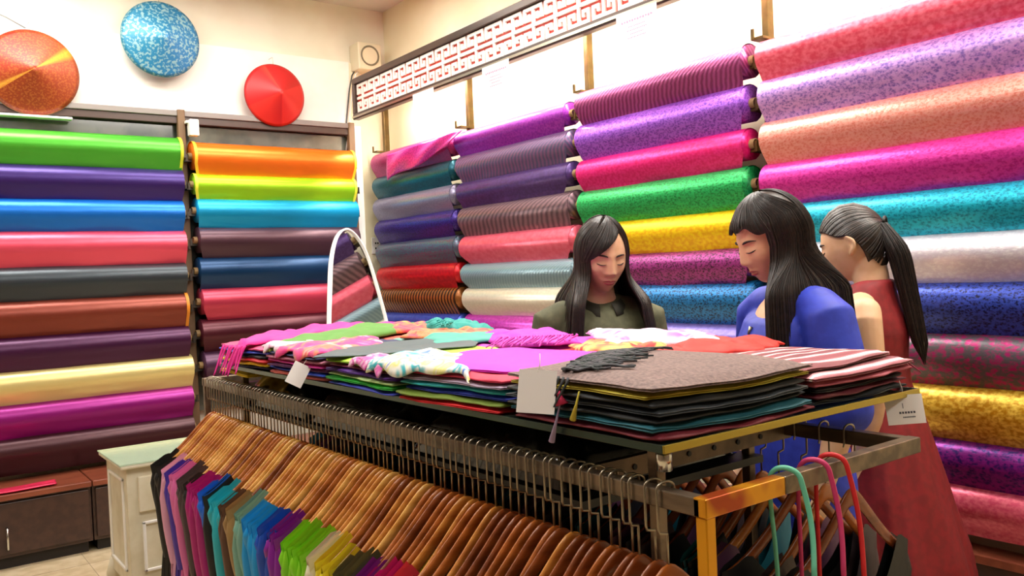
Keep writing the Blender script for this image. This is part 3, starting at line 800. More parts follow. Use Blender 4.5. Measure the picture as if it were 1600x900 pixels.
def ordword(n):
    u = ('', 'first', 'second', 'third', 'fourth', 'fifth', 'sixth', 'seventh', 'eighth', 'ninth', 'tenth', 'eleventh', 'twelfth', 'thirteenth', 'fourteenth', 'fifteenth', 'sixteenth', 'seventeenth', 'eighteenth', 'nineteenth')
    n += 1
    if n < 20: return u[n]
    t = ('twent', 'thirt', 'fort', 'fift', 'sixt')[n//10-2]
    return t+'ieth' if n % 10 == 0 else t+'y-'+u[n % 10]
cnt = {k: 0 for k in gh}
gm = {}
ci = 0
hang_n = 0
for i, y in enumerate(ys):
    rz = radians(rnd.uniform(-3.5, 3.5)-3)
    if i < NG: k = gcols[i]
    else: k = ('black', 'brown', 'charcoal')[i % 3]
    prevk = gcols[i-1] if 0 < i < NG else None
    nm = {'lilacpink': 'pale pink'}.get(k, k)
    n = cnt[k]; cnt[k] += 1
    q = ordword(n)
    back = len(ys)-1-i
    hl = ('wooden hanger on the front rail, %s from its far end' % ordword(i)) if i < 43 else ('wooden hanger on the front rail, %s from its near orange corner' % ordword(back))
    e = make_hanger((RX0, y, ZH), rz, i, hl, 'wooden hangers on the front rail')
    key = (k, i % 3)
    if key not in gm:
        g = garment_mesh(i % 3+3*list(gh).index(k), 1, (.10, .16, .05)[i % 3], (.70, .76, .64)[i % 3], (.5, .7, .4)[i % 3]).build('hanging_blouse', gmat(k), None, True); gm[key] = g
    else:
        g = gm[key].copy(); COL.objects.link(g)
    g.location = (RX0, y, ZH); g.rotation_euler = (0, 0, rz)
    gl_ = '%s silk blouse on the front rail, %s of that colour from the far end' % (nm, q)
    tag(g, gl_, 'blouse', 'blouses on the front rail')
# dark garments and hangers on the back rail
for i in range(42):
    y = RYN+.13+i*.05+rnd.uniform(-.008, .008); rz = radians(180+rnd.uniform(-7, 7))
    k = ('black', 'charcoal', 'black', 'plum', 'black', 'teal')[i % 6]
    e = make_hanger((RX1, y, ZH), rz, 90, 'wooden hanger on the back rail, %s from the red dress end' % ordword(i), 'wooden hangers on the back rail')
    key = (k, i % 3)
    if key not in gm:
        g = garment_mesh(i % 3+3*list(gh).index(k), 1, .12, .70, .5).build('hanging_blouse', gmat(k), None, True); gm[key] = g
    else:
        g = gm[key].copy(); COL.objects.link(g)
    g.location = (RX1, y, ZH); g.rotation_euler = (0, 0, rz)
    tag(g, 'dark %s blouse on the back rail, %s from the red dress end' % (k, ordword(i)), 'blouse', 'blouses on the back rail')
# straps looped over the end rail
def strap(xt, xf, lab, c, off):
    X = atd(xt, 745, 1).x
    P0 = aty(xt, 740, RYN)
    x = P0.x
    Pf = aty(xf, 900, RYN-.06); Pb = aty(xt-8 if off == 0 else xt-18, 900, RYN+.03)
    pts = [(Pb.x, RYN+.028, .62), (Pb.x, RYN+.026, .9), (x-.004, RYN+.024, RZ-.01), (x, RYN+.014, RZ+.008), (x+.006, RYN-.004, RZ+.012), (x+.014, RYN-.02, RZ+.004)]
    q0 = Vector(pts[-1]); q1 = Vector(Pf)
    for k in range(1, 8):
        t = k/7; p = q0.lerp(q1, t); p.x += .012*sin(t*pi); pts.append(tuple(p))
    pts.append((q1.x+.012, q1.y, q1.z-.15)); pts.append((q1.x, q1.y+.02, q1.z-.25))
    # dense smoothing
    P2 = [Vector(p) for p in pts]
    for _ in range(2):
        Q = [P2[0]]
        for a, b in zip(P2, P2[1:]): Q += [a.lerp(b, .25), a.lerp(b, .75)]
        P2 = Q+[P2[-1]]
    tag(MB().tube(P2, .0042, 8, flat=.6).build('hanging_strap', mat('strap_'+lab[:4], c, .45), None, True), lab, 'strap', 'straps on the end rail')
strap(1222, 1272, 'mint green strap looped over the near end rail', '#6cc8a8', 0)
strap(1268, 1318, 'raspberry pink strap looped over the near end rail', '#d03870', 1)
strap(1296, 1350, 'scarlet strap looped over the near end rail, rightmost', '#d8282c', 1)
# ------------------------------------------------------------------ folded cloths on the table
def szo(x, y): return .006*noise.noise(Vector((x*5, y*5, 1.3)))
def folded(x0, x1, y0, y1, z0, th, m, lab, grp, seed, rz=0, layers=2, amp=.002, dome=0, name='folded_scarf', sk=(0, 0)):
    cx, cy = (x0+x1)/2, (y0+y1)/2; hx, hy = (x1-x0)/2, (y1-y0)/2
    e = [] ; N = 22; c_, s_ = cos(rz), sin(rz)
    def edge(a):  # unit square perimeter param with softly rounded corners
        return a
    def zt_(x, y, u, v):
        d = min(1-abs(u), 1-abs(v))
        droop = -.45*th*(1-min(1, d*9))**2
        return droop + szo(x, y) + amp*noise.noise(Vector((x*16+seed, y*16, seed))) + dome*(1-u*u)*(1-v*v)
    def pos(u, v):
        # round the corners a bit
        k = .985 if abs(u) > .9 and abs(v) > .9 else 1
        w1 = 1+.045*noise.noise(Vector((u*2+seed, v*2, 3)))
        lx, ly = u*hx*k*w1+sk[0]*v*hx, v*hy*k*w1+sk[1]*u*hy
        return cx+lx*c_-ly*s_, cy+lx*s_+ly*c_
    mb = MB(); G = []
    for i in range(N+1):
        row = []
        for j in range(N+1):
            u, v = 2*i/N-1, 2*j/N-1; x, y = pos(u, v)
            row.append((x, y, z0+th+zt_(x, y, u, v)))
        G.append(row)
    mb.grid(G, flip=False)
    per = [(i, 0) for i in range(N)]+[(N, j) for j in range(N)]+[(i, N) for i in range(N, 0, -1)]+[(0, j) for j in range(N, 0, -1)]
    R = []
    steps = layers*6
    for k in range(steps+1):
        t = k/steps; ring = []
        bul = abs(sin(t*pi*layers))**.6*.006
        for (i, j) in per:
            u, v = 2*i/N-1, 2*j/N-1; x, y = pos(u, v); zz = G[i][j][2]
            l = sqrt(u*u+v*v); ox, oy = (u/l*bul, v/l*bul)
            wz = .0012*noise.noise(Vector((x*30+seed, y*30, k*1.0)))
            zz2 = zz + (z0+szo(x, y)-zz)*t + wz*(0 < t < 1)
            ring.append((x+ox*c_-oy*s_, y+ox*s_+oy*c_, zz2))
        R.append(ring)
    mb.grid(R, closed_v=True, flip=False)
    n = len(mb.V); mb.F.append(tuple(range(n-len(per), n)))
    o = mb.build(name, m, None, True)
    if lab: tag(o, lab, 'scarf', grp)
    return o
def tied(name, stops, scale=9, dist=1.5):
    m = mat(name, stops[0], .6, 0, .4, sheen=.2); N, L, b = nodes(m)
    tc = N.new('ShaderNodeTexCoord'); t = N.new('ShaderNodeTexNoise'); t.inputs['Scale'].default_value = scale; t.inputs['Distortion'].default_value = dist; t.inputs['Detail'].default_value = 2
    r = N.new('ShaderNodeValToRGB'); cr = r.color_ramp; cr.interpolation = 'EASE'
    for i, c in enumerate(stops):
        p = .3+.4*i/(len(stops)-1)
        q = cr.elements[i] if i < 2 else cr.elements.new(p)
        q.position = p; q.color = lin(c)
    L.new(tc.outputs['Object'], t.inputs['Vector']); L.new(t.outputs[0], r.inputs[0]); L.new(r.outputs[0], b.inputs['Base Color'])
    return m
def cm(h, rough=.65): return silk('scarf_'+h.strip('#'), h, rough=rough, metal=.05, sheen=.2)
words = {}
STK = [
 (.905, 1.27, 2.44, 2.84, 'far left end stack', [('navy blue', '#1c2a70'), ('golden yellow', '#e8c818'), ('scarlet', '#d02030'), ('black', '#181a22'), ('cobalt blue', '#2848c0'), ('rose', '#d04878')]),
 (.905, 1.27, 2.04, 2.41, 'stack under the pink tie-dyed scarf', [('salmon', '#d86a60'), ('royal blue', '#2050d0'), ('plum', '#602860'), ('magenta', '#c82890'), ('dusty pink', '#c87890'), ('navy', '#202858')]),
 (.905, 1.27, 1.66, 2.01, 'stack under the slate cloth', [('royal blue', '#2a38b0'), ('bright green', '#30b840'), ('pale green', '#b8dc90'), ('violet', '#582890'), ('wine', '#802050'), ('lime', '#a8d840')]),
 (.905, 1.27, 1.26, 1.63, 'stack under the orchid shawl', [('bright red', '#e01c28'), ('olive', '#708828'), ('blue', '#3040b8'), ('turquoise', '#20b0b8'), ('lilac grey', '#b0a0b8'), ('crimson', '#c82048')]),
 (.905, 1.285, .875, 1.23, 'dark stack under the fringed shawl', [('maroon', '#7a1c30'), ('petrol blue', '#206878'), ('black', '#15181a'), ('dark slate', '#3c444c'), ('near-black', '#1c2024'), ('mustard', '#b8a830')]),
 (1.30, 1.61, 2.44, 2.84, 'back stack at the far end', [('violet', '#5a3090'), ('teal', '#209088'), ('red', '#c02838'), ('cream', '#e8dcb0'), ('pink', '#e060a0'), ('coral', '#e05848')]),
 (1.30, 1.61, 2.04, 2.41, 'stack behind the tie-dye', [('brown', '#704830'), ('mint', '#90d0b0'), ('violet', '#7048a0'), ('white', '#e8e4e0'), ('rose', '#d84880'), ('sea green', '#68a898')]),
 (1.30, 1.61, 1.66, 2.01, 'back stack behind the slate cloth', [('orchid', '#c838b8'), ('grey', '#808488'), ('purple', '#782898'), ('pale pink', '#f0b8d8'), ('magenta', '#c82890'), ('orchid', '#d040b8')]),
 (1.30, 1.61, 1.26, 1.63, 'back stack behind the orchid shawl', [('red', '#c02028'), ('orange', '#e88020'), ('yellow', '#e8c040'), ('crimson', '#b82038'), ('pale pink', '#f0c0dc'), ('orange red', '#d84028')]),
 (1.31, 1.61, .875, 1.23, 'right corner stack under the striped shawl', [('dark slate', '#30363c'), ('maroon', '#6c2030'), ('black', '#181818'), ('rose', '#b85868')])]
zs_top = []
for si, (x0, x1, y0, y1, nm, cols) in enumerate(STK):
    z = GZ; n = len(cols); seenw = {}
    for k, (cn, hx_) in enumerate(cols):
        th = .0105 if si != 4 else .0115
        j = [rnd.uniform(-.014, .014) for _ in range(4)]
        pos_ = ('lowest', 'second from the bottom', 'third up', 'third from the top', 'second from the top', 'topmost')
        if n == 4: pos_ = ('lowest', 'second', 'third', 'topmost')
        o = folded(x0+j[0]*.5, x1+j[1], y0+j[2]*.5, y1+j[3], z, th, cm(hx_), None, None, si*7+k, rz=rnd.uniform(-.035, .035), layers=1+(k+si) % 2, amp=.004)
        tag(o, ('%s folded scarf, %s of the %s' % (cn, pos_[k], nm)).replace('second from the bottom of', 'second up in').replace('third up of', 'third up in'), 'scarf', 'folded scarves in stacks on the display table')
        z += th+.0006
    zs_top.append(z)
GS = 'shawls lying over the scarf stacks'
def loose(q, z0, th, m, lab, seed, amp=.012, sc=16, nu=46, nv=36, name='loose_scarf', cat='scarf', ruf=.02, drape=None, solid=.004, grp=GS):
    """crumpled cloth spread over the world quad q (four xy corners), thicker in its folds"""
    q = [Vector(p) for p in q]
    def fn(u, v):
        p = (q[0]*(1-u)+q[1]*u)*(1-v)+(q[3]*(1-u)+q[2]*u)*v
        e_ = min(1, min(u, 1-u)*6, min(v, 1-v)*6)
        rx = ruf*noise.noise(Vector((u*4+seed, v*4, seed))); ry = ruf*noise.noise(Vector((u*4, v*4+seed, 7)))
        a = abs(noise.noise(Vector((p.x*sc+seed, p.y*sc*.6, seed)))); b = noise.noise(Vector((p.x*sc*2.4, p.y*sc*1.3, seed+9)))
        z = z0 + th*e_**.5 + amp*(a*1.4+.4*b)*(.3+.7*e_)
        if p.x+rx < GX0-.004: z -= (GX0-.004-(p.x+rx))*1.6
        return Vector((p.x+rx, p.y+ry, z))
    mb = sheet(fn, nu, nv); o = mb.build(name, m, None, True)
    md = o.modifiers.new('s', 'SOLIDIFY'); md.thickness = max(solid, .004); md.offset = -1
    return tag(o, lab, cat, grp)
def fringe(par, starts, dirs, L, m, seed, r=.0022, n=10, curl=.01, zf=None):
    rg = random.Random(seed); mb = MB()
    for s0, d in zip(starts, dirs):
        p = Vector(s0); pts = [p.copy()]; d = Vector(d).normalized(); ph = rg.uniform(0, 6); l = L*rg.uniform(.6, 1.2)
        side = Vector((-d.y, d.x, 0))
        for k in range(1, n):
            t = k/n; p2 = Vector(s0)+d*(l*t)+side*(curl*sin(t*4+ph)); 
            if zf: p2.z = zf(p2.x, p2.y)+.002+.004*abs(sin(t*6+ph))
            pts.append(p2)
        mb.tube(pts, [r*(1-.5*k/n) for k in range(len(pts))], 5)
    o = mb.build('fringe', m, par, True); o['kind'] = 'stuff'; return o
# brown grey shawl, topmost at the near corner
shm = mottled('taupe_wool', '#8c7670', '#6c5a58', 160, .85, .5, lo=.35, hi=.65, detail=6)
z4 = zs_top[4]
gs = folded(.90, 1.285, .872, 1.235, z4, .012, shm, 'brown grey woollen shawl with dark fringe, topmost at the near table corner', GS, 3.3, layers=2, dome=.018, amp=.003, name='fringed_shawl')
frm = mottled('dark_fringe', '#2c3434', '#4c4a50', 60, .8, .2)
rg = random.Random(5); st = []; di = []
def gz(x, y):
    u = max(-1, min(1, (x-1.0925)/.1925)); v = max(-1, min(1, (y-1.0535)/.1815)); return z4+.0125+.018*(1-u*u)*(1-v*v)+szo(x, y)
for k in range(120):
    t = k/119; x = .91+.26*t; y = 1.085+.14*min(1, t*1.2)+rg.uniform(-.02, .01); st.append((x, y, gz(x, y)+.003)); di.append((.50+rg.uniform(-.45, .35), -.8, 0))
fringe(gs, st, di, .11, frm, 4, r=.003, curl=.014, zf=gz)
st = [(.897, 1.06+.012*k, z4+.01) for k in range(9)]; di = [(-.5, .2, -1)]*9
o = fringe(gs, st, di, .05, frm, 8, r=.0026)
# orchid shawl
z3 = zs_top[3]
folded(.93, 1.285, 1.285, 1.66, z3, .011, cm('#e030d8'), 'bright orchid pink folded shawl beside the fringed grey shawl', GS, 11, rz=.12, layers=2, amp=.002, name='folded_shawl', dome=.004)
# tie-dye white cyan yellow
loose([(.892, 1.34), (1.05, 1.60), (1.13, 1.86), (.89, 1.76)], z3-.002, .012, tied('tie_dye_pale', ['#f6f4f0', '#20b8c8', '#f4f4ea', '#f0ee90', '#f8f6f4', '#3a78d0'], 9), 'white scarf tie-dyed in turquoise and pale yellow beside the orchid shawl', 2.2, amp=.007)
loose([(.893, 1.70), (.97, 1.70), (1.02, 1.95), (.893, 1.86)], zs_top[2]-.004, .006, tied('tie_dye_pinkwhite', ['#f4d8ec', '#d040a0', '#f6f0f4'], 14), 'white and pink scarf draped at the edge before the slate cloth', 5.2, amp=.006)
# slate cloth
folded(.93, 1.33, 1.86, 2.16, zs_top[2]+.002, .009, silk('slate_cloth', '#48585c', rough=.6, metal=.05), 'slate grey green folded shawl lying flat in the middle', GS, 15, rz=-.35, layers=1, amp=.001, name='folded_shawl', sk=(.25, 0))
loose([(1.18, 1.95), (1.40, 1.90), (1.52, 2.12), (1.30, 2.2)], zs_top[7]+.002, .012, cm('#48a898'), 'sea green crumpled scarf behind the slate shawl', 6.2, amp=.008)
# hot pink tie-dye
loose([(.895, 2.06), (1.12, 2.10), (1.26, 2.42), (.90, 2.34)], zs_top[1], .012, tied('tie_dye_pink', ['#f8d0e0', '#e81890', '#f03088', '#f88060', '#f6e0e8'], 10), 'hot pink and white tie-dyed scarf in front of the orange crumpled scarf', 9.1, amp=.010)
loose([(.90, 2.32), (1.02, 2.32), (1.06, 2.46), (.90, 2.46)], zs_top[1]+.004, .010, tied('tie_pale', ['#f6c8e0', '#f8e4f0', '#e890c0'], 16), 'pale pink scarf beside the green shawl', 1.1, amp=.005)
# green shawl
gsh = loose([(.90, 2.40), (1.02, 2.28), (1.62, 2.68), (1.45, 2.83)], zs_top[0]+.002, .022, silk('green_shawl', '#58923a', rough=.7, metal=0), 'grass green rolled shawl lying slantwise near the far end', 12.1, amp=.012, sc=9, ruf=.012, name='rolled_shawl')
loose([(.895, 2.41), (.95, 2.36), (1.03, 2.40), (.93, 2.47)], zs_top[0]-.006, .010, silk('lime_lining', '#a8cc58', rough=.7, metal=0), 'pale lime fold of scarf under the green rolled shawl', 4.1, amp=.004)
# pink at the far end, drooping over the edge
pk = loose([(.84, 2.62), (1.0, 2.52), (1.58, 2.80), (1.40, 2.98)], zs_top[0]+.004, .020, silk('pink_scarf', '#e82898', rough=.6, metal=.05), 'hot pink crumpled scarf at the far left end, drooping over the edge', 21, amp=.022, sc=8, ruf=.02)
st = [(.842+.004*k, 2.62-.015*k, 1.215) for k in range(8)]; di = [(-.45, -.1, -1.0)]*8
fringe(pk, st, di, .10, silk('pink_scarf', '#e82898'), 6, r=.004, curl=.008)
# crumpled bits along the back
loose([(1.36, 2.52), (1.50, 2.45), (1.60, 2.66), (1.45, 2.72)], zs_top[5]+.004, .018, tied('orange_tie', ['#f08c20', '#c83c60', '#f0a040'], 14), 'orange crumpled scarf in front of the arched mirror', 31, amp=.016)
teal = loose([(1.45, 2.30), (1.58, 2.22), (1.62, 2.55), (1.50, 2.6)], zs_top[5]+.004, .022, cm('#189890'), 'teal knotted scarf with fringe in front of the arched mirror', 33, amp=.022, sc=26)
st = [(1.46+.004*k, 2.28+.012*k, 1.25) for k in range(18)]; fringe(teal, st, [(-.8, -.3, -.25)]*18, .05, cm('#189890'), 12, r=.003, curl=.012)
loose([(1.28, 2.30), (1.42, 2.12), (1.58, 2.22), (1.40, 2.42)], zs_top[6]+.002, .012, tied('coral_tie', ['#e84838', '#f08850', '#e02850'], 12), 'coral red crumpled scarf beside the teal knotted scarf', 35, amp=.012)
mg = loose([(1.24, 1.72), (1.42, 1.62), (1.60, 1.95), (1.42, 2.06)], zs_top[7]+.002, .018, cm('#d030c0'), 'magenta scarf with fringe in front of the cream roll', 37, amp=.014)
st = [(1.25+.006*k, 1.74-.005*k, zs_top[7]+.03) for k in range(26)]; fringe(mg, st, [(-.7, -.35, -.25)]*26, .07, cm('#c028a8'), 14, r=.0028, curl=.006)
loose([(1.36, 1.44), (1.50, 1.24), (1.62, 1.35), (1.58, 1.78)], zs_top[8]+.010, .016, tied('pale_pink_tie', ['#f8b8e8', '#f8e0f4', '#e060c8'], 8), 'pale pink and orchid scarf in front of the olive shirt', 39, amp=.010)
loose([(1.26, 1.42), (1.40, 1.30), (1.50, 1.45), (1.36, 1.60)], zs_top[8]+.002, .010, tied('ember_tie', ['#e87828', '#d82828', '#f4d060', '#c82038'], 13), 'orange and red patterned scarf behind the fringed shawl', 41, amp=.012)
loose([(1.30, 1.25), (1.44, 1.10), (1.62, 1.16), (1.60, 1.42)], zs_top[8]+.004, .012, cm('#d8281c'), 'plain red scarf in front of the blue blouse', 43, amp=.012)
# striped shawl at the right corner
stm = mat('striped_silk', '#b05060', .5, .1, .5, sheen=.2); N_, L_, b_ = nodes(stm)
tc = N_.new('ShaderNodeTexCoord'); wv = N_.new('ShaderNodeTexWave'); wv.bands_direction = 'Y'; wv.inputs['Scale'].default_value = 4.2; wv.inputs['Distortion'].default_value = .3
rr = N_.new('ShaderNodeValToRGB'); cr = rr.color_ramp; cr.interpolation = 'CONSTANT'
for i, (p_, c_) in enumerate(((0, '#7c2838'), (.2, '#e8a0a8'), (.35, '#f8f0ec'), (.62, '#c86c78'), (.8, '#8c3444'))):
    q_ = cr.elements[i] if i < 2 else cr.elements.new(p_)
    q_.position = p_; q_.color = lin(c_)
L_.new(tc.outputs['Object'], wv.inputs['Vector']); L_.new(wv.outputs[0], rr.inputs[0]); L_.new(rr.outputs[0], b_.inputs['Base Color'])
z9 = zs_top[9]
ss = folded(1.30, 1.625, .87, 1.20, z9, .012, stm, 'pink maroon and white striped silk shawl at the right table corner, lower', GS, 51, layers=2, amp=.002, name='striped_shawl')
s2 = folded(1.29, 1.60, .90, 1.22, z9+.0145, .011, stm, 'pink maroon and white striped silk shawl at the right table corner, upper', GS, 53, rz=.06, layers=2, amp=.003, dome=.006, name='striped_shawl')
st = [(1.625, .88+.012*k, z9+.008) for k in range(12)]; fringe(ss, st, [(.6, -.2, -.6)]*12, .045, cm('#8c3444'), 18, r=.002, curl=.006)
# yellow folded cloth under the glass at the far end
folded(.925, 1.10, 2.66, 2.92, 1.103, .022, cm('#e8c810'), 'yellow folded cloth under the glass at the far end', GS, 61, layers=2, name='folded_cloth')
# tags
papm = mat('tag_paper', '#f4f0ee', .6); strm = mat('white_string', '#dcd8d0', .7)
def ptag(c, w_, h_, rz, tilt, lab, text_=False, knot=None):
    e = empty('price_tag', c, lab, 'tag', 'price tags on the scarves'); e.rotation_euler = (radians(-14), tilt, rz)
    MB().box((-w_/2, -.0006, -h_), (w_/2, .0006, 0)).build('card', papm, e)
    mb = MB(); mb.tube([(0, 0, -.004), (.002, .002, .012), (0, .004, .028)], .0009, 5); mb.build('string', strm, e, True)
    if text_:
        ink = mat('dark_ink', '#4a4a55', .6)
        for (a0, a1, zz, t_) in ((-.012, .020, -.036, .004), (-.006, .018, -.044, .0025)):
            n_ = 6 if t_ > .003 else 8
            mb = MB()
            for q in range(n_):
                xa = a0+(a1-a0)*q/n_; mb.box((xa, -.0009, zz), (xa+(a1-a0)/n_*.7, -.0005, zz+t_))
            mb.build('printing', ink, e)['kind'] = 'stuff'
        MB().box((-.004, -.0009, -.026), (-.0028, -.0005, -.016)).build('tag_mark', ink, e)
    return e
pt = atx(841, 578, .872); ptag(pt, .064, .072, radians(-50), radians(4), 'large blank white tag hanging from the stack under the orchid shawl')
pt = atx(474, 569, .885); ptag(pt, .045, .06, radians(-35), radians(28), 'small white tag hanging slantwise below the pink tie-dyed scarf')
pt = aty(1410, 617, .862); ptag(pt, .072, .056, radians(-38), radians(-2), 'white tag with small dark print hanging by the striped shawl', True)
# little tassels at the table edge
def tassel(px0, py0, px1, py1, X, c, lab, r=.004):
    a = atx(px0, py0, X); b = atx(px1, py1, X)
    mb = MB(); mb.tube([a, a.lerp(b, .45), b], [r*.35, r*.5, r*1.4], 8)
    tag(mb.build('tassel', mat('tassel_'+c.strip('#'), c, .7), None, True), lab, 'tassel', 'tassels at the table edge')
tassel(905, 612, 895, 656, .892, '#e0d050', 'thin yellow tassel hanging from the dark stack')
tassel(872, 610, 878, 632, .890, '#d83060', 'raspberry pink tassel between the white tag and the dark stack', .008)
tassel(875, 632, 862, 690, .890, '#b8a8d8', 'long lilac ribbon tassel hanging below the glass edge')

# ------------------------------------------------------------------ people
skinm = mottled('skin_warm', '#dcb08c', '#d4a680', 20, .5, .03)
b_ = skinm.node_tree.nodes['Principled BSDF']; b_.inputs['Subsurface Weight'].default_value = .12; b_.inputs['Subsurface Radius'].default_value = (.012, .004, .002)
hairm = mottled('dark_hair', '#1a110d', '#2c1d16', 80, .42, .1, spec=.6)
browm = mat('brow_hair', '#2a1a14', .7); lipm = mat('lips_muted', '#a8484a', .4)
def gs2(x, s): return exp(-(x/s)**2)
def sst(a, b, x):
    t = max(0, min(1, (x-a)/(b-a))); return t*t*(3-2*t)
def face_d(x, z):
    ax = abs(x); d = 0
    if z > .02: nr = .004*gs2(z-.02, .012)
    elif z > -.034: nr = .004+.017*((.02-z)/.054)**1.3
    else: nr = .021*gs2(z+.034, .0065)
    wn = .0075+.005*sst(.0, -.034, z)
    d += nr*gs2(x, wn)
    d += .009*gs2(ax-.012, .006)*gs2(z+.037, .006)
    d -= .0075*gs2(ax-.031, .017)*gs2(z-.006, .011)
    d += .0065*gs2(ax-.031, .012)*gs2(z-.0015, .0075)
    d += .0030*gs2(ax-.029, .02)*gs2(z-.023, .007)
    d += .004*gs2(x, .028)*gs2(z+.063, .017)
    d += .0055*gs2(x, .019)*gs2(z+.0595, .0045) + .0060*gs2(x, .015)*gs2(z+.070, .005)
    d -= .0045*gs2(x, .022)*gs2(z+.0648, .0022)
    d += .007*gs2(x, .019)*gs2(z+.096, .013)
    d += .0045*gs2(ax-.042, .02)*gs2(z+.027, .022)
    return d
def head_pt(dx, dy, dz):
    a, b, c = .0735, .093, .113
    x = a*dx; y = b*dy; z = c*dz
    low = sst(-.05, -1.0, dz)
    x *= 1-.34*low
    if dy > 0: y *= 1-.5*sst(-.05, -.8, dz)
    else:
        y *= 1-.06*sst(0, -1, dz); y -= .010*sst(-.3, -.95, dz)*1
        y = -abs(y)**.9*(b**.1)
    if dy < 0:
        w_ = sst(0, -.45, dy); y -= face_d(x, z)*w_
    return Vector((x, y, z))
def face_surf(x, z):
    """point of the face surface at head-local (x, z), by search over directions"""
    dz = z/.113; low = sst(-.05, -1.0, dz); dx = x/(.0735*(1-.34*low)); q = 1-dx*dx-dz*dz
    dy = -sqrt(max(.0001, q)); return head_pt(dx, dy, dz)
def make_person(label, loc, facing, hmat_tilt, hturn, cloth_fn, scale=1.0, arms=None, legs_m=None, eyes=True):
    """local frame faces -Y with the feet at z = 0"""
    root = empty('person', loc, label, 'person'); root.rotation_euler = (0, 0, facing); root.scale = (scale,)*3
    neck = Vector((0, .012, 1.335)); hc = Vector((0, -.012, 1.445))
    HM = Matrix.Translation(neck) @ Matrix.Rotation(hturn, 4, 'Z') @ Matrix.Rotation(hmat_tilt, 4, 'X') @ Matrix.Translation(hc-neck)
    mb = MB()
    # head
    nu, nv = 72, 60; G = []
    for i in range(nv+1):
        th = pi*i/nv; ring = []
        for k in range(nu):
            ph = 2*pi*k/nu
            # denser in front
            ph2 = ph - .35*sin(ph*1.0)*0
            ring.append(HM @ head_pt(sin(th)*sin(ph2), -sin(th)*cos(ph2), cos(th)))
        G.append(ring)
    mb.grid(G, closed_v=True, flip=False)
    # ears
    for sg in (-1, 1):
        pts = [HM @ Vector((sg*(.0745+.0075*sin((k+2)/13*pi)), .006+.020*sin((k-.5)/11*pi*1.1), .026-.060*k/11)) for k in range(12)]
        mb.caps(pts, [.0042, .005, .0056, .006, .006, .0058, .0055, .0055, .006, .0065, .006, .005], 8)
        mb.caps([HM @ Vector((sg*.070, .008, .014)), HM @ Vector((sg*.072, .012, -.020))], [.0095, .0085], 8)
    # torso, neck
    def ell(z, rx, ry, cy=0, n=24): return [Vector((rx*cos(2*pi*k/n), cy+ry*sin(2*pi*k/n), z)) for k in range(n)]
    mb.rings([ell(z, rx, ry, cy) for z, rx, ry, cy in ((.70, .12, .08, .01), (.76, .160, .105, .01), (.84, .160, .105, .01), (.93, .135, .09, 0), (1.0, .122, .082, 0), (1.08, .130, .092, -.004), (1.15, .140, .104, -.008), (1.21, .150, .088, 0), (1.255, .135, .066, .008), (1.285, .085, .055, .012), (1.31, .056, .052, .012), (1.345, .050, .052, .008), (1.39, .048, .052, .0))])
    mb.caps([Vector((-.145, .006, 1.236)), Vector((-.06, .008, 1.262)), Vector((.06, .008, 1.262)), Vector((.145, .006, 1.236))], [.040, .044, .044, .040], 20)
    ar = arms or {}
    for sg in (-1, 1):
        A3 = ar.get(sg, [(.165, .005, 1.235), (.205, .02, .99), (.205, -.05, .775)])
        S_, E_, W_ = [Vector((sg*p[0], p[1], p[2])) for p in A3]
        mb.caps([S_+Vector((-sg*.012, 0, -.004)), S_.lerp(E_, .12), S_.lerp(E_, .4), E_, E_.lerp(W_, .3), W_.lerp(E_, .15), W_], [.044, .046, .043, .034, .036, .023, .022], 18)
        d = (W_-E_).normalized(); sd = d.cross(Vector((1, 0, 0))).normalized()
        Pm = W_+d*.075
        mb.tube([W_-d*.01, W_+d*.03, Pm], [.020, .026, .022], 12)
        for q in range(4):
            o_ = sd*((q-1.5)*.019); fl = (.062, .07, .066, .052)[q]; b0 = Pm-d*.012+o_; cu = Vector((-sg*.012, 0, 0))
            mb.tube([b0, b0+d*fl*.5+cu*.3, b0+d*fl*.85+cu*1.4], [.0095, .0085, .007], 8)
        b0 = W_+d*.025-sd*.02
        mb.tube([b0, b0+d*.025-sd*.02, b0+d*.05-sd*.026], [.011, .0095, .008], 8)
        mb.tube([Vector((sg*.08, .01, .80)), Vector((sg*.082, .0, .62)), Vector((sg*.083, -.005, .44)), Vector((sg*.085, .012, .30)), Vector((sg*.085, .02, .08))], [.082, .07, .05, .048, .032], 16)
        mb.tube([Vector((sg*.085, .045, .035)), Vector((sg*.086, -.03, .035)), Vector((sg*.09, -.13, .018))], [.034, .036, .018], 12)
    body = mb.build('body', skinm, root, True)
    md = body.modifiers.new('r', 'REMESH'); md.mode = 'VOXEL'; md.voxel_size = .0042; md.use_smooth_shade = True
    sm = body.modifiers.new('s', 'SMOOTH'); sm.factor = .5; sm.iterations = 3
    bpy.context.view_layer.update()
    me = bpy.data.meshes.new_from_object(body.evaluated_get(bpy.context.evaluated_depsgraph_get()))
    body.modifiers.clear(); body.data = me
    for p in me.polygons: p.use_smooth = True
    # face features
    if eyes:
        for sg in (-1, 1):
            pts = []; 
            for k in range(9):
                t = k/8; x = .0175+.028*t; z = -.0045-.0035*sin(t*pi)+.002*t; p = face_surf(sg*x, z); p.y -= .0012; pts.append(HM @ p)
            MB().tube(pts, [.0004, .0010, .0014, .0017, .0018, .0018, .0018, .0014, .0006], 6).build('eyelashes', browm, root, True)
            pts = []
            for k in range(9):
                t = k/8; x = .014+.036*t; z = .0195+.006*sin(t*pi*.8)-.003*t; p = face_surf(sg*x, z); p.y -= .0006; pts.append(HM @ p)
            MB().tube(pts, [.0015, .0026, .0031, .0031, .0029, .0026, .0021, .0015, .0006], 6).build('eyebrow', browm, root, True)
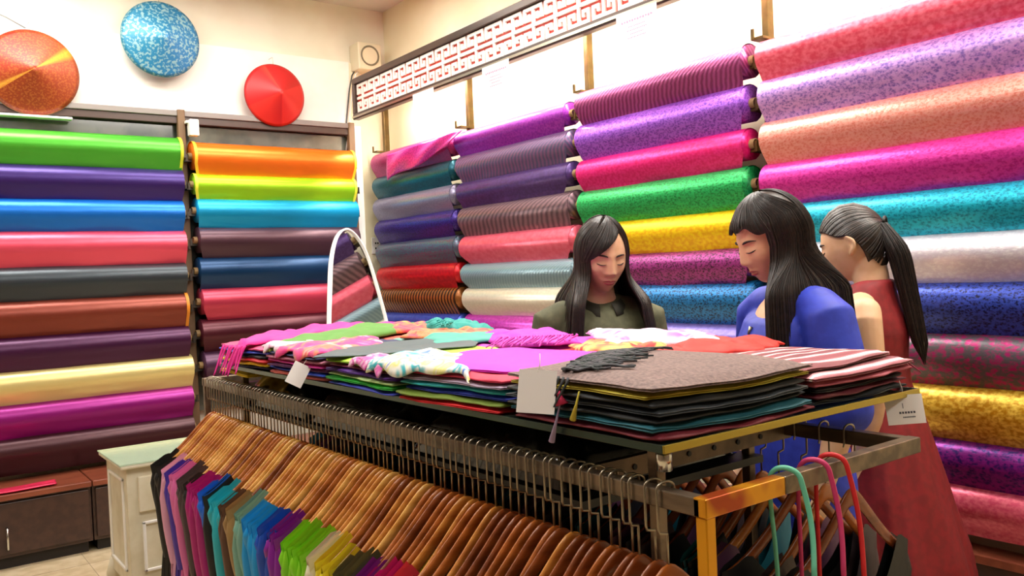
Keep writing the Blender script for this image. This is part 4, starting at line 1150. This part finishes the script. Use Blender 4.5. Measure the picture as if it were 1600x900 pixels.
        for (z0, z1, w_, s_) in ((-.0565, -.0648, .0225, 1), (-.0648, -.0745, .019, -1)):
            G = []
            for i in range(17):
                u = i/8-1; x = u*w_; row = []
                for j in range(6):
                    v = j/5; zc_ = -.0648; zz = zc_+(z0 if s_ > 0 else z1)*v*0
                    edge_ = (z0 if s_ > 0 else z1)-zc_
                    prof_ = (1-u*u)**.6*(1-(.25*gs2(u, .18) if s_ > 0 else 0))
                    zz = zc_+edge_*v*prof_
                    p = face_surf(x, zz); p.y -= .0011; row.append(HM @ p)
                G.append(row)
            MB().grid(G, flip=(s_ > 0)).build('lip', lipm, root, True)
    cloth_fn(root, HM)
    return root, HM
def vox(mb, name, m, root, vs=.007, it=4):
    o = mb.build(name, m, root, True)
    md = o.modifiers.new('r', 'REMESH'); md.mode = 'VOXEL'; md.voxel_size = vs; md.use_smooth_shade = True
    sm = o.modifiers.new('s', 'SMOOTH'); sm.factor = .5; sm.iterations = it
    bpy.context.view_layer.update()
    me = bpy.data.meshes.new_from_object(o.evaluated_get(bpy.context.evaluated_depsgraph_get()))
    o.modifiers.clear(); o.data = me
    for p in me.polygons: p.use_smooth = True
    return o
def ellr(z, rx, ry, cy=0, tilt=0, n=32, rip=0, pw=1):
    R = []
    for k in range(n):
        a = 2*pi*k/n; y = sin(a); zz = z - tilt*max(0, -y)**2
        q = 1+rip*sin(a*9+z*6)
        R.append(Vector((rx*q*cos(a), cy+ry*q*y, zz)))
    return R
# hair: curtain of strands that follow the skull and then hang
def hair(root, HM, length, phi0, bang, nstr=520, seed=1, part=0.0, pony=False, fwd=.5, splay=1.0, vol=1.0, far_back=False):
    rg = random.Random(seed); HMi = HM.to_3x3()
    a, b, c = .0865*vol, .106*vol, .126*(1+(vol-1)*.5); off = Vector((0, .007, .006))
    def skull(phi, th, k=1.0):
        sx = sin(phi); cy_ = -cos(phi)
        low = sst(75, 110, math.degrees(th))
        return HM @ (off + Vector((a*k*(1-.04*low)*sin(th)*sx, b*k*sin(th)*cy_, c*k*cos(th))))
    def path(phi, k, L, n=26):
        """phi measured from the face, sign = side"""
        pts = []; s_side = 1 if phi >= 0 else -1
        nsk = 12
        for i in range(nsk):
            t = i/(nsk-1); th = radians(6)+radians(88)*t
            # strands leave the parting sideways first
            ph = phi*(.55+.45*min(1, t*1.6)) if abs(phi) < 2.2 else phi
            p = skull(ph, th, k)
            if t < .5: p = p + HMi @ Vector((part*(1-2*t), 0, 0))*.5
            pts.append(p)
        last = pts[-1]; d = L; base = Vector(last)
        hx, hy = base.x-HM.translation.x, base.y-HM.translation.y
        front = 1-sst(1.5, 1.95, abs(phi))
        if far_back and phi < 0: front *= .0
        for i in range(1, n+1):
            t = i/n; z = base.z - d*t; s = d*t
            m_ = sst(.03, .15, s)
            tx_ = (hx*(.95+.25*t))*splay + (s_side*.012*t); ty_ = front*(-.118-.02*t) + (1-front)*(.112+.01*t)
            x = HM.translation.x + hx*(1-m_)+tx_*m_; y = (base.y)*(1-m_) + ty_*m_
            pts.append(Vector((x, y, z)))
        return pts
    def bangp(u, k):
        """u in -1..1 across the forehead"""
        pts = []
        for i in range(14):
            t = i/13
            ph0, ph1, th1, ex_ = (tuple(bang(u))+(1.2,))[:4]
            ph = ph0+(ph1-ph0)*t**ex_; th = radians(8)+(radians(th1)-radians(8))*t
            kk = k*(1+.03*sst(.6, 1, t))
            p = skull(ph, th, kk)
            pts.append(p)
        return pts
    # shell
    if not pony:
        G = []; NP = 90
        for i in range(NP+1):
            t = i/NP; phi = phi0+(2*pi-2*phi0)*t
            if phi > pi: phi -= 2*pi
            L = length*(1+.04*noise.noise(Vector((t*9, seed, 0))))
            k = 1+.012*noise.noise(Vector((t*26, seed, 1)))
            G.append(path(phi, k, L))
        mb = MB(); mb.grid(G); o = mb.build('hair', hairm, root, True); md = o.modifiers.new('s', 'SOLIDIFY'); md.thickness = .008; md.offset = -1
    if bang:
        G = [bangp(-1+2*i/40, 1.0+.01*noise.noise(Vector((i*.7, seed, 2)))) for i in range(41)]
        mb = MB(); mb.grid(G); o = mb.build('fringe_hair', hairm, root, True); md = o.modifiers.new('s', 'SOLIDIFY'); md.thickness = .004; md.offset = -1
    mb = MB()
    if not pony:
        for q in range(nstr):
            phi = phi0 + (2*pi-2*phi0)*rg.random()
            if phi > pi: phi -= 2*pi
            P = path(phi, rg.uniform(1.0, 1.025), length*rg.uniform(.9, 1.06), 16)
            mb.tube(P, [.0013]*(len(P)-3)+[.001, .0008, .0004], 3, False)
    if bang:
        for q in range(nstr//3):
            P = bangp(rg.uniform(-1, 1), rg.uniform(1.0, 1.03)); mb.tube(P, [.0012]*12+[.0008, .0004], 3, False)
    if mb.V:
        o = mb.build('hair_strands', hairm, root, True); o['kind'] = 'stuff'
    return skull
def put(px, py, D): return atd(px, py, D)
def face_ang(v): return atan2(v.x, -v.y)

# 1. woman facing the camera, olive shirt
olive = mottled('olive_cotton', '#4c4c34', '#56563c', 40, .8, .3)
def cl1(root, HM):
    mb = MB()
    mb.rings([ellr(z, rx, ry, cy, t) for z, rx, ry, cy, t in ((.74, .185, .13, .01, 0), (.85, .178, .125, .01, 0), (.97, .150, .105, 0, 0), (1.08, .155, .112, -.004, 0), (1.16, .160, .122, -.008, 0), (1.22, .165, .105, 0, 0), (1.262, .150, .082, .008, .0), (1.292, .100, .070, .012, .02), (1.315, .070, .062, .012, .035))])
    for sg in (-1, 1):
        S_, E_, W_ = Vector((sg*.168, .005, 1.232)), Vector((sg*.210, .02, .99)), Vector((sg*.207, -.04, .80))
        mb.caps([Vector((sg*.06, .008, 1.258)), Vector((sg*.125, .006, 1.244)), S_, S_.lerp(E_, .4), E_, W_], [.054, .056, .060, .058, .048, .040], 20)
    vox(mb, 'shirt', olive, root)
    c = MB()   # collar
    for sg in (-1, 1):
        G = []
        for i in range(13):
            t = i/12; a = radians(90)-sg*radians(165)*t; r = .064+.012*t
            top = Vector((r*cos(a), .012+r*.95*sin(a), 1.335-.05*t)); bot = Vector(((r+.028)*cos(a), .012+(r+.022)*sin(a)-.004, 1.295-.05*t))
            G.append([top, top.lerp(bot, .5)+Vector((0, 0, .004)), bot])
        c.grid(G)
    o = c.build('collar', mat('dark_olive_collar', '#2c2c20', .8), root, True); o.modifiers.new('s', 'SOLIDIFY').thickness = .003
    trousers(root)
def trousers(root, m='#22242c'):
    mb = MB()
    mb.rings([ellr(z, rx, ry, .01) for z, rx, ry in ((.70, .172, .115), (.80, .175, .12), (.90, .155, .11))])
    for sg in (-1, 1):
        mb.tube([Vector((sg*.08, .01, .82)), Vector((sg*.084, 0, .62)), Vector((sg*.085, -.005, .44)), Vector((sg*.086, .012, .28)), Vector((sg*.086, .02, .09))], [.092, .082, .066, .060, .052], 18)
    vox(mb, 'trousers', mat('dark_denim', m, .8), root, .009, 3)
    for sg in (-1, 1):
        MB().tube([Vector((sg*.085, .05, .032)), Vector((sg*.086, -.03, .04)), Vector((sg*.09, -.10, .03)), Vector((sg*.09, -.145, .022))], [.034, .042, .038, .022], 14).build('shoe', mat('black_shoe', '#141414', .4), root, True)
H1 = put(939, 403, 2.74)
toc = -H1.copy(); toc.z = 0; toc.normalize(); rt = r0_.copy()
v1 = (toc*.93+rt*.30).normalized()
loc1 = Vector((H1.x, H1.y, 0)) - v1*.035
sc1 = (H1.z+.012)/1.445
P1, HM1 = make_person('woman with long dark hair and olive shirt looking down, facing the camera', loc1, face_ang(v1), radians(14), radians(2), cl1, sc1)
def bang1(u):   # parted at her left, swept to her right cheek
    # phi positive = +x (her left as seen from the front is viewer right)
    w_ = (u+1)*.5
    return (.42, -1.25+w_*1.65, 99-50*w_**1.3, .42+.8*w_)
hair(P1, HM1, .31, .86, bang1, seed=3, splay=1.3)

# 2. woman in the blue blouse in profile
blue = mottled('royal_blue_blouse', '#2434a8', '#2c3eb8', 30, .6, .2)
def cl2(root, HM):
    mb = MB()
    mb.rings([ellr(z, rx, ry, cy, t) for z, rx, ry, cy, t in ((.66, .195, .135, .01, 0), (.80, .185, .13, .01, 0), (.97, .155, .110, 0, 0), (1.08, .158, .116, -.004, 0), (1.16, .165, .126, -.008, 0), (1.22, .168, .106, 0, .01), (1.255, .152, .082, .008, .03), (1.278, .110, .070, .014, .06), (1.295, .080, .060, .018, .09))])
    for sg in (-1, 1):
        S_, E_ = Vector((sg*.172, .005, 1.228)), Vector((sg*.218, .02, 1.0))
        mb.caps([Vector((sg*.07, .008, 1.258)), Vector((sg*.13, .006, 1.246)), S_, S_.lerp(E_, .5), E_], [.054, .060, .068, .072, .066], 20)
    vox(mb, 'blouse', blue, root)
    em = mat('white_embroidery', '#d8dcf0', .5)
    rg = random.Random(2)
    for sg in (-1, 1):
        mb = MB()
        for k in range(16):
            a = rg.uniform(-1.2, 1.2); z = rg.uniform(1.09, 1.15); x = sg*(.193+.069*cos(a)); y = .012+.069*sin(a)
            mb.tube([(x, y, z), (x, y+.010, z-.004)], .0022, 6)
        o = mb.build('embroidery', em, root, True); o['kind'] = 'stuff'
    pts = [Vector((.062*sin(a_), .0-.085*cos(a_)*(1 if cos(a_) > 0 else .6), 1.30-.10*max(0, cos(a_))**1.5)) for a_ in [radians(-150+300*k/30) for k in range(31)]]
    MB().tube(pts, .0016, 6).build('necklace', mat('dark_cord', '#1c1816', .5), root, True)
    MB().tube([pts[15]+Vector((0, -.03, 0)), pts[15]+Vector((0, -.038, -.02))], [.006, .004], 8).build('pendant', mat('pendant_silver', '#b0a890', .3, .8), root, True)
    trousers(root, '#1c1e28')
H2 = put(1206, 376, 2.34)
left = -r0_.copy(); fw = Vector((f_.x, f_.y, 0)).normalized()
v2 = (left*.97 - fw*.20).normalized()
loc2 = Vector((H2.x, H2.y, 0)) - v2*.045
P2, HM2 = make_person('woman in royal blue blouse with long dark hair and full bangs, in profile', loc2, face_ang(v2), radians(18), radians(0), cl2, (H2.z+.015)/1.445)
def bang2(u): return (u*.7, u*1.15, 66+abs(u)**2*16+3*sin(u*11))
hair(P2, HM2, .33, 1.02, bang2, seed=8, nstr=620, splay=1.2, vol=1.05, far_back=True)

# 3. woman in the red sleeveless dress with a ponytail
red = mottled('red_crepe', '#820c16', '#740a12', 40, .7, .2)
def cl3(root, HM):
    mb = MB()
    mb.rings([ellr(z, rx, ry, cy, t, rip=rp) for z, rx, ry, cy, t, rp in ((.36, .30, .25, .03, 0, .05), (.50, .275, .225, .03, 0, .045), (.70, .235, .18, .02, 0, .03), (.88, .190, .140, .012, 0, .015), (1.0, .152, .108, .004, 0, 0), (1.09, .146, .108, -.002, 0, 0), (1.16, .150, .118, -.006, 0, 0), (1.20, .146, .104, 0, 0, 0), (1.24, .136, .082, .008, 0, 0), (1.275, .124, .070, .010, .0, 0), (1.305, .105, .064, .012, .0, 0), (1.322, .082, .062, .014, .02, 0))])
    vox(mb, 'dress', red, root)
    for sg in (-1, 1):
        MB().tube([Vector((sg*.085, .05, .032)), Vector((sg*.086, -.03, .04)), Vector((sg*.09, -.10, .03)), Vector((sg*.09, -.145, .022))], [.034, .042, .038, .022], 14).build('shoe', mat('black_shoe', '#141414', .4), root, True)
    # tight hair cap
    a, b, c = .080, .099, .121
    def cap_(ph, th, k=1.0):
        y = -b*k*sin(th)*cos(ph); dz = cos(th)
        if y > 0: y *= 1-.42*sst(-.05, -.8, dz)
        return HM @ (Vector((0, .006, .003))+Vector((a*k*sin(th)*sin(ph)*(1-.12*sst(0, -.8, dz)), y, c*k*dz)))
    def lim_(ph):
        fr_ = (1+cos(ph))/2
        return pi*(.80-.46*sst(0, 1, fr_)**.75 - .10*gs2(fr_-.42, .16))
    G = []
    for i in range(25):
        row = []
        for k in range(60):
            ph = 2*pi*k/60
            row.append(cap_(ph, lim_(ph)*i/24, 1+.006*sin(ph*24)))
        G.append(row)
    o = MB().grid(G, closed_v=True).build('hair', hairm, root, True); o.modifiers.new('s', 'SOLIDIFY').thickness = .003
    # ponytail from the back of the crown
    base = HM @ Vector((0, .098, .035))
    def pt_(t, u, v):
        cx_ = Vector((base.x*(1-t)+.0*t, base.y+.030*sin(min(1, t*3)*pi/2)+.075*t, base.z+.010*sin(t*pi)-.40*t))
        r = (.020+.022*min(1, t*5))*(1-.45*t)*(1 if t < .93 else max(.15, (1.08-t)/.15))
        return cx_+Vector((u*r*1.15, v*r*.8, 0))
    G = []
    for i in range(25):
        t = i/24; G.append([pt_(t, cos(2*pi*k/20)*(1+.06*sin(k*5)), sin(2*pi*k/20)*(1+.06*sin(k*5))) for k in range(20)])
    pn = MB().rings(G).build('ponytail', hairm, root, True)
    rg = random.Random(9); mb = MB()
    for q in range(260):
        a_ = rg.uniform(0, 2*pi); rr_ = rg.uniform(.85, 1.12); e_ = rg.uniform(.9, 1.08)
        mb.tube([pt_(min(1.08, i/16*e_), rr_*cos(a_), rr_*sin(a_)) for i in range(17)], [.0013]*15+[.0008, .0004], 3, False)
    for q in range(300):    # strands drawn back over the cap
        ph = rg.uniform(-pi, pi); s0 = .62-.30*((1+cos(ph))/2); P = []
        t0 = lim_(ph)*.98
        p0 = Vector((a*sin(t0)*sin(ph), -b*sin(t0)*cos(ph), c*cos(t0))); p1 = Vector((0, .098, .035))
        for i in range(12):
            t = i/11; p = p0.lerp(p1, t); 
            l = sqrt((p.x/a)**2+(p.y/b)**2+(p.z/c)**2) or 1
            p = p/l*1.045; P.append(HM @ (Vector((0, .006, .003))+p))
        mb.tube(P, .0012, 3, False)
    o = mb.build('hair_strands', hairm, root, True); o['kind'] = 'stuff'
    MB().tube([base+Vector((.017*cos(2*pi*k/16), .012, .017*sin(2*pi*k/16))) for k in range(17)], .005, 8).build('hair_tie', mat('black_elastic', '#101010', .6), root, True)
H3 = put(1333, 376, 2.66)
v3 = (left*.80 + fw*.60).normalized()
loc3 = Vector((H3.x, H3.y, 0)) - v3*.04
P3, HM3 = make_person('woman in sleeveless red dress with a long dark ponytail, seen from behind', loc3, face_ang(v3), radians(16), radians(0), cl3, (H3.z+.0)/1.445, arms={1: [(.172, .030, 1.235), (.208, .060, .99), (.2, .0, .775)]})
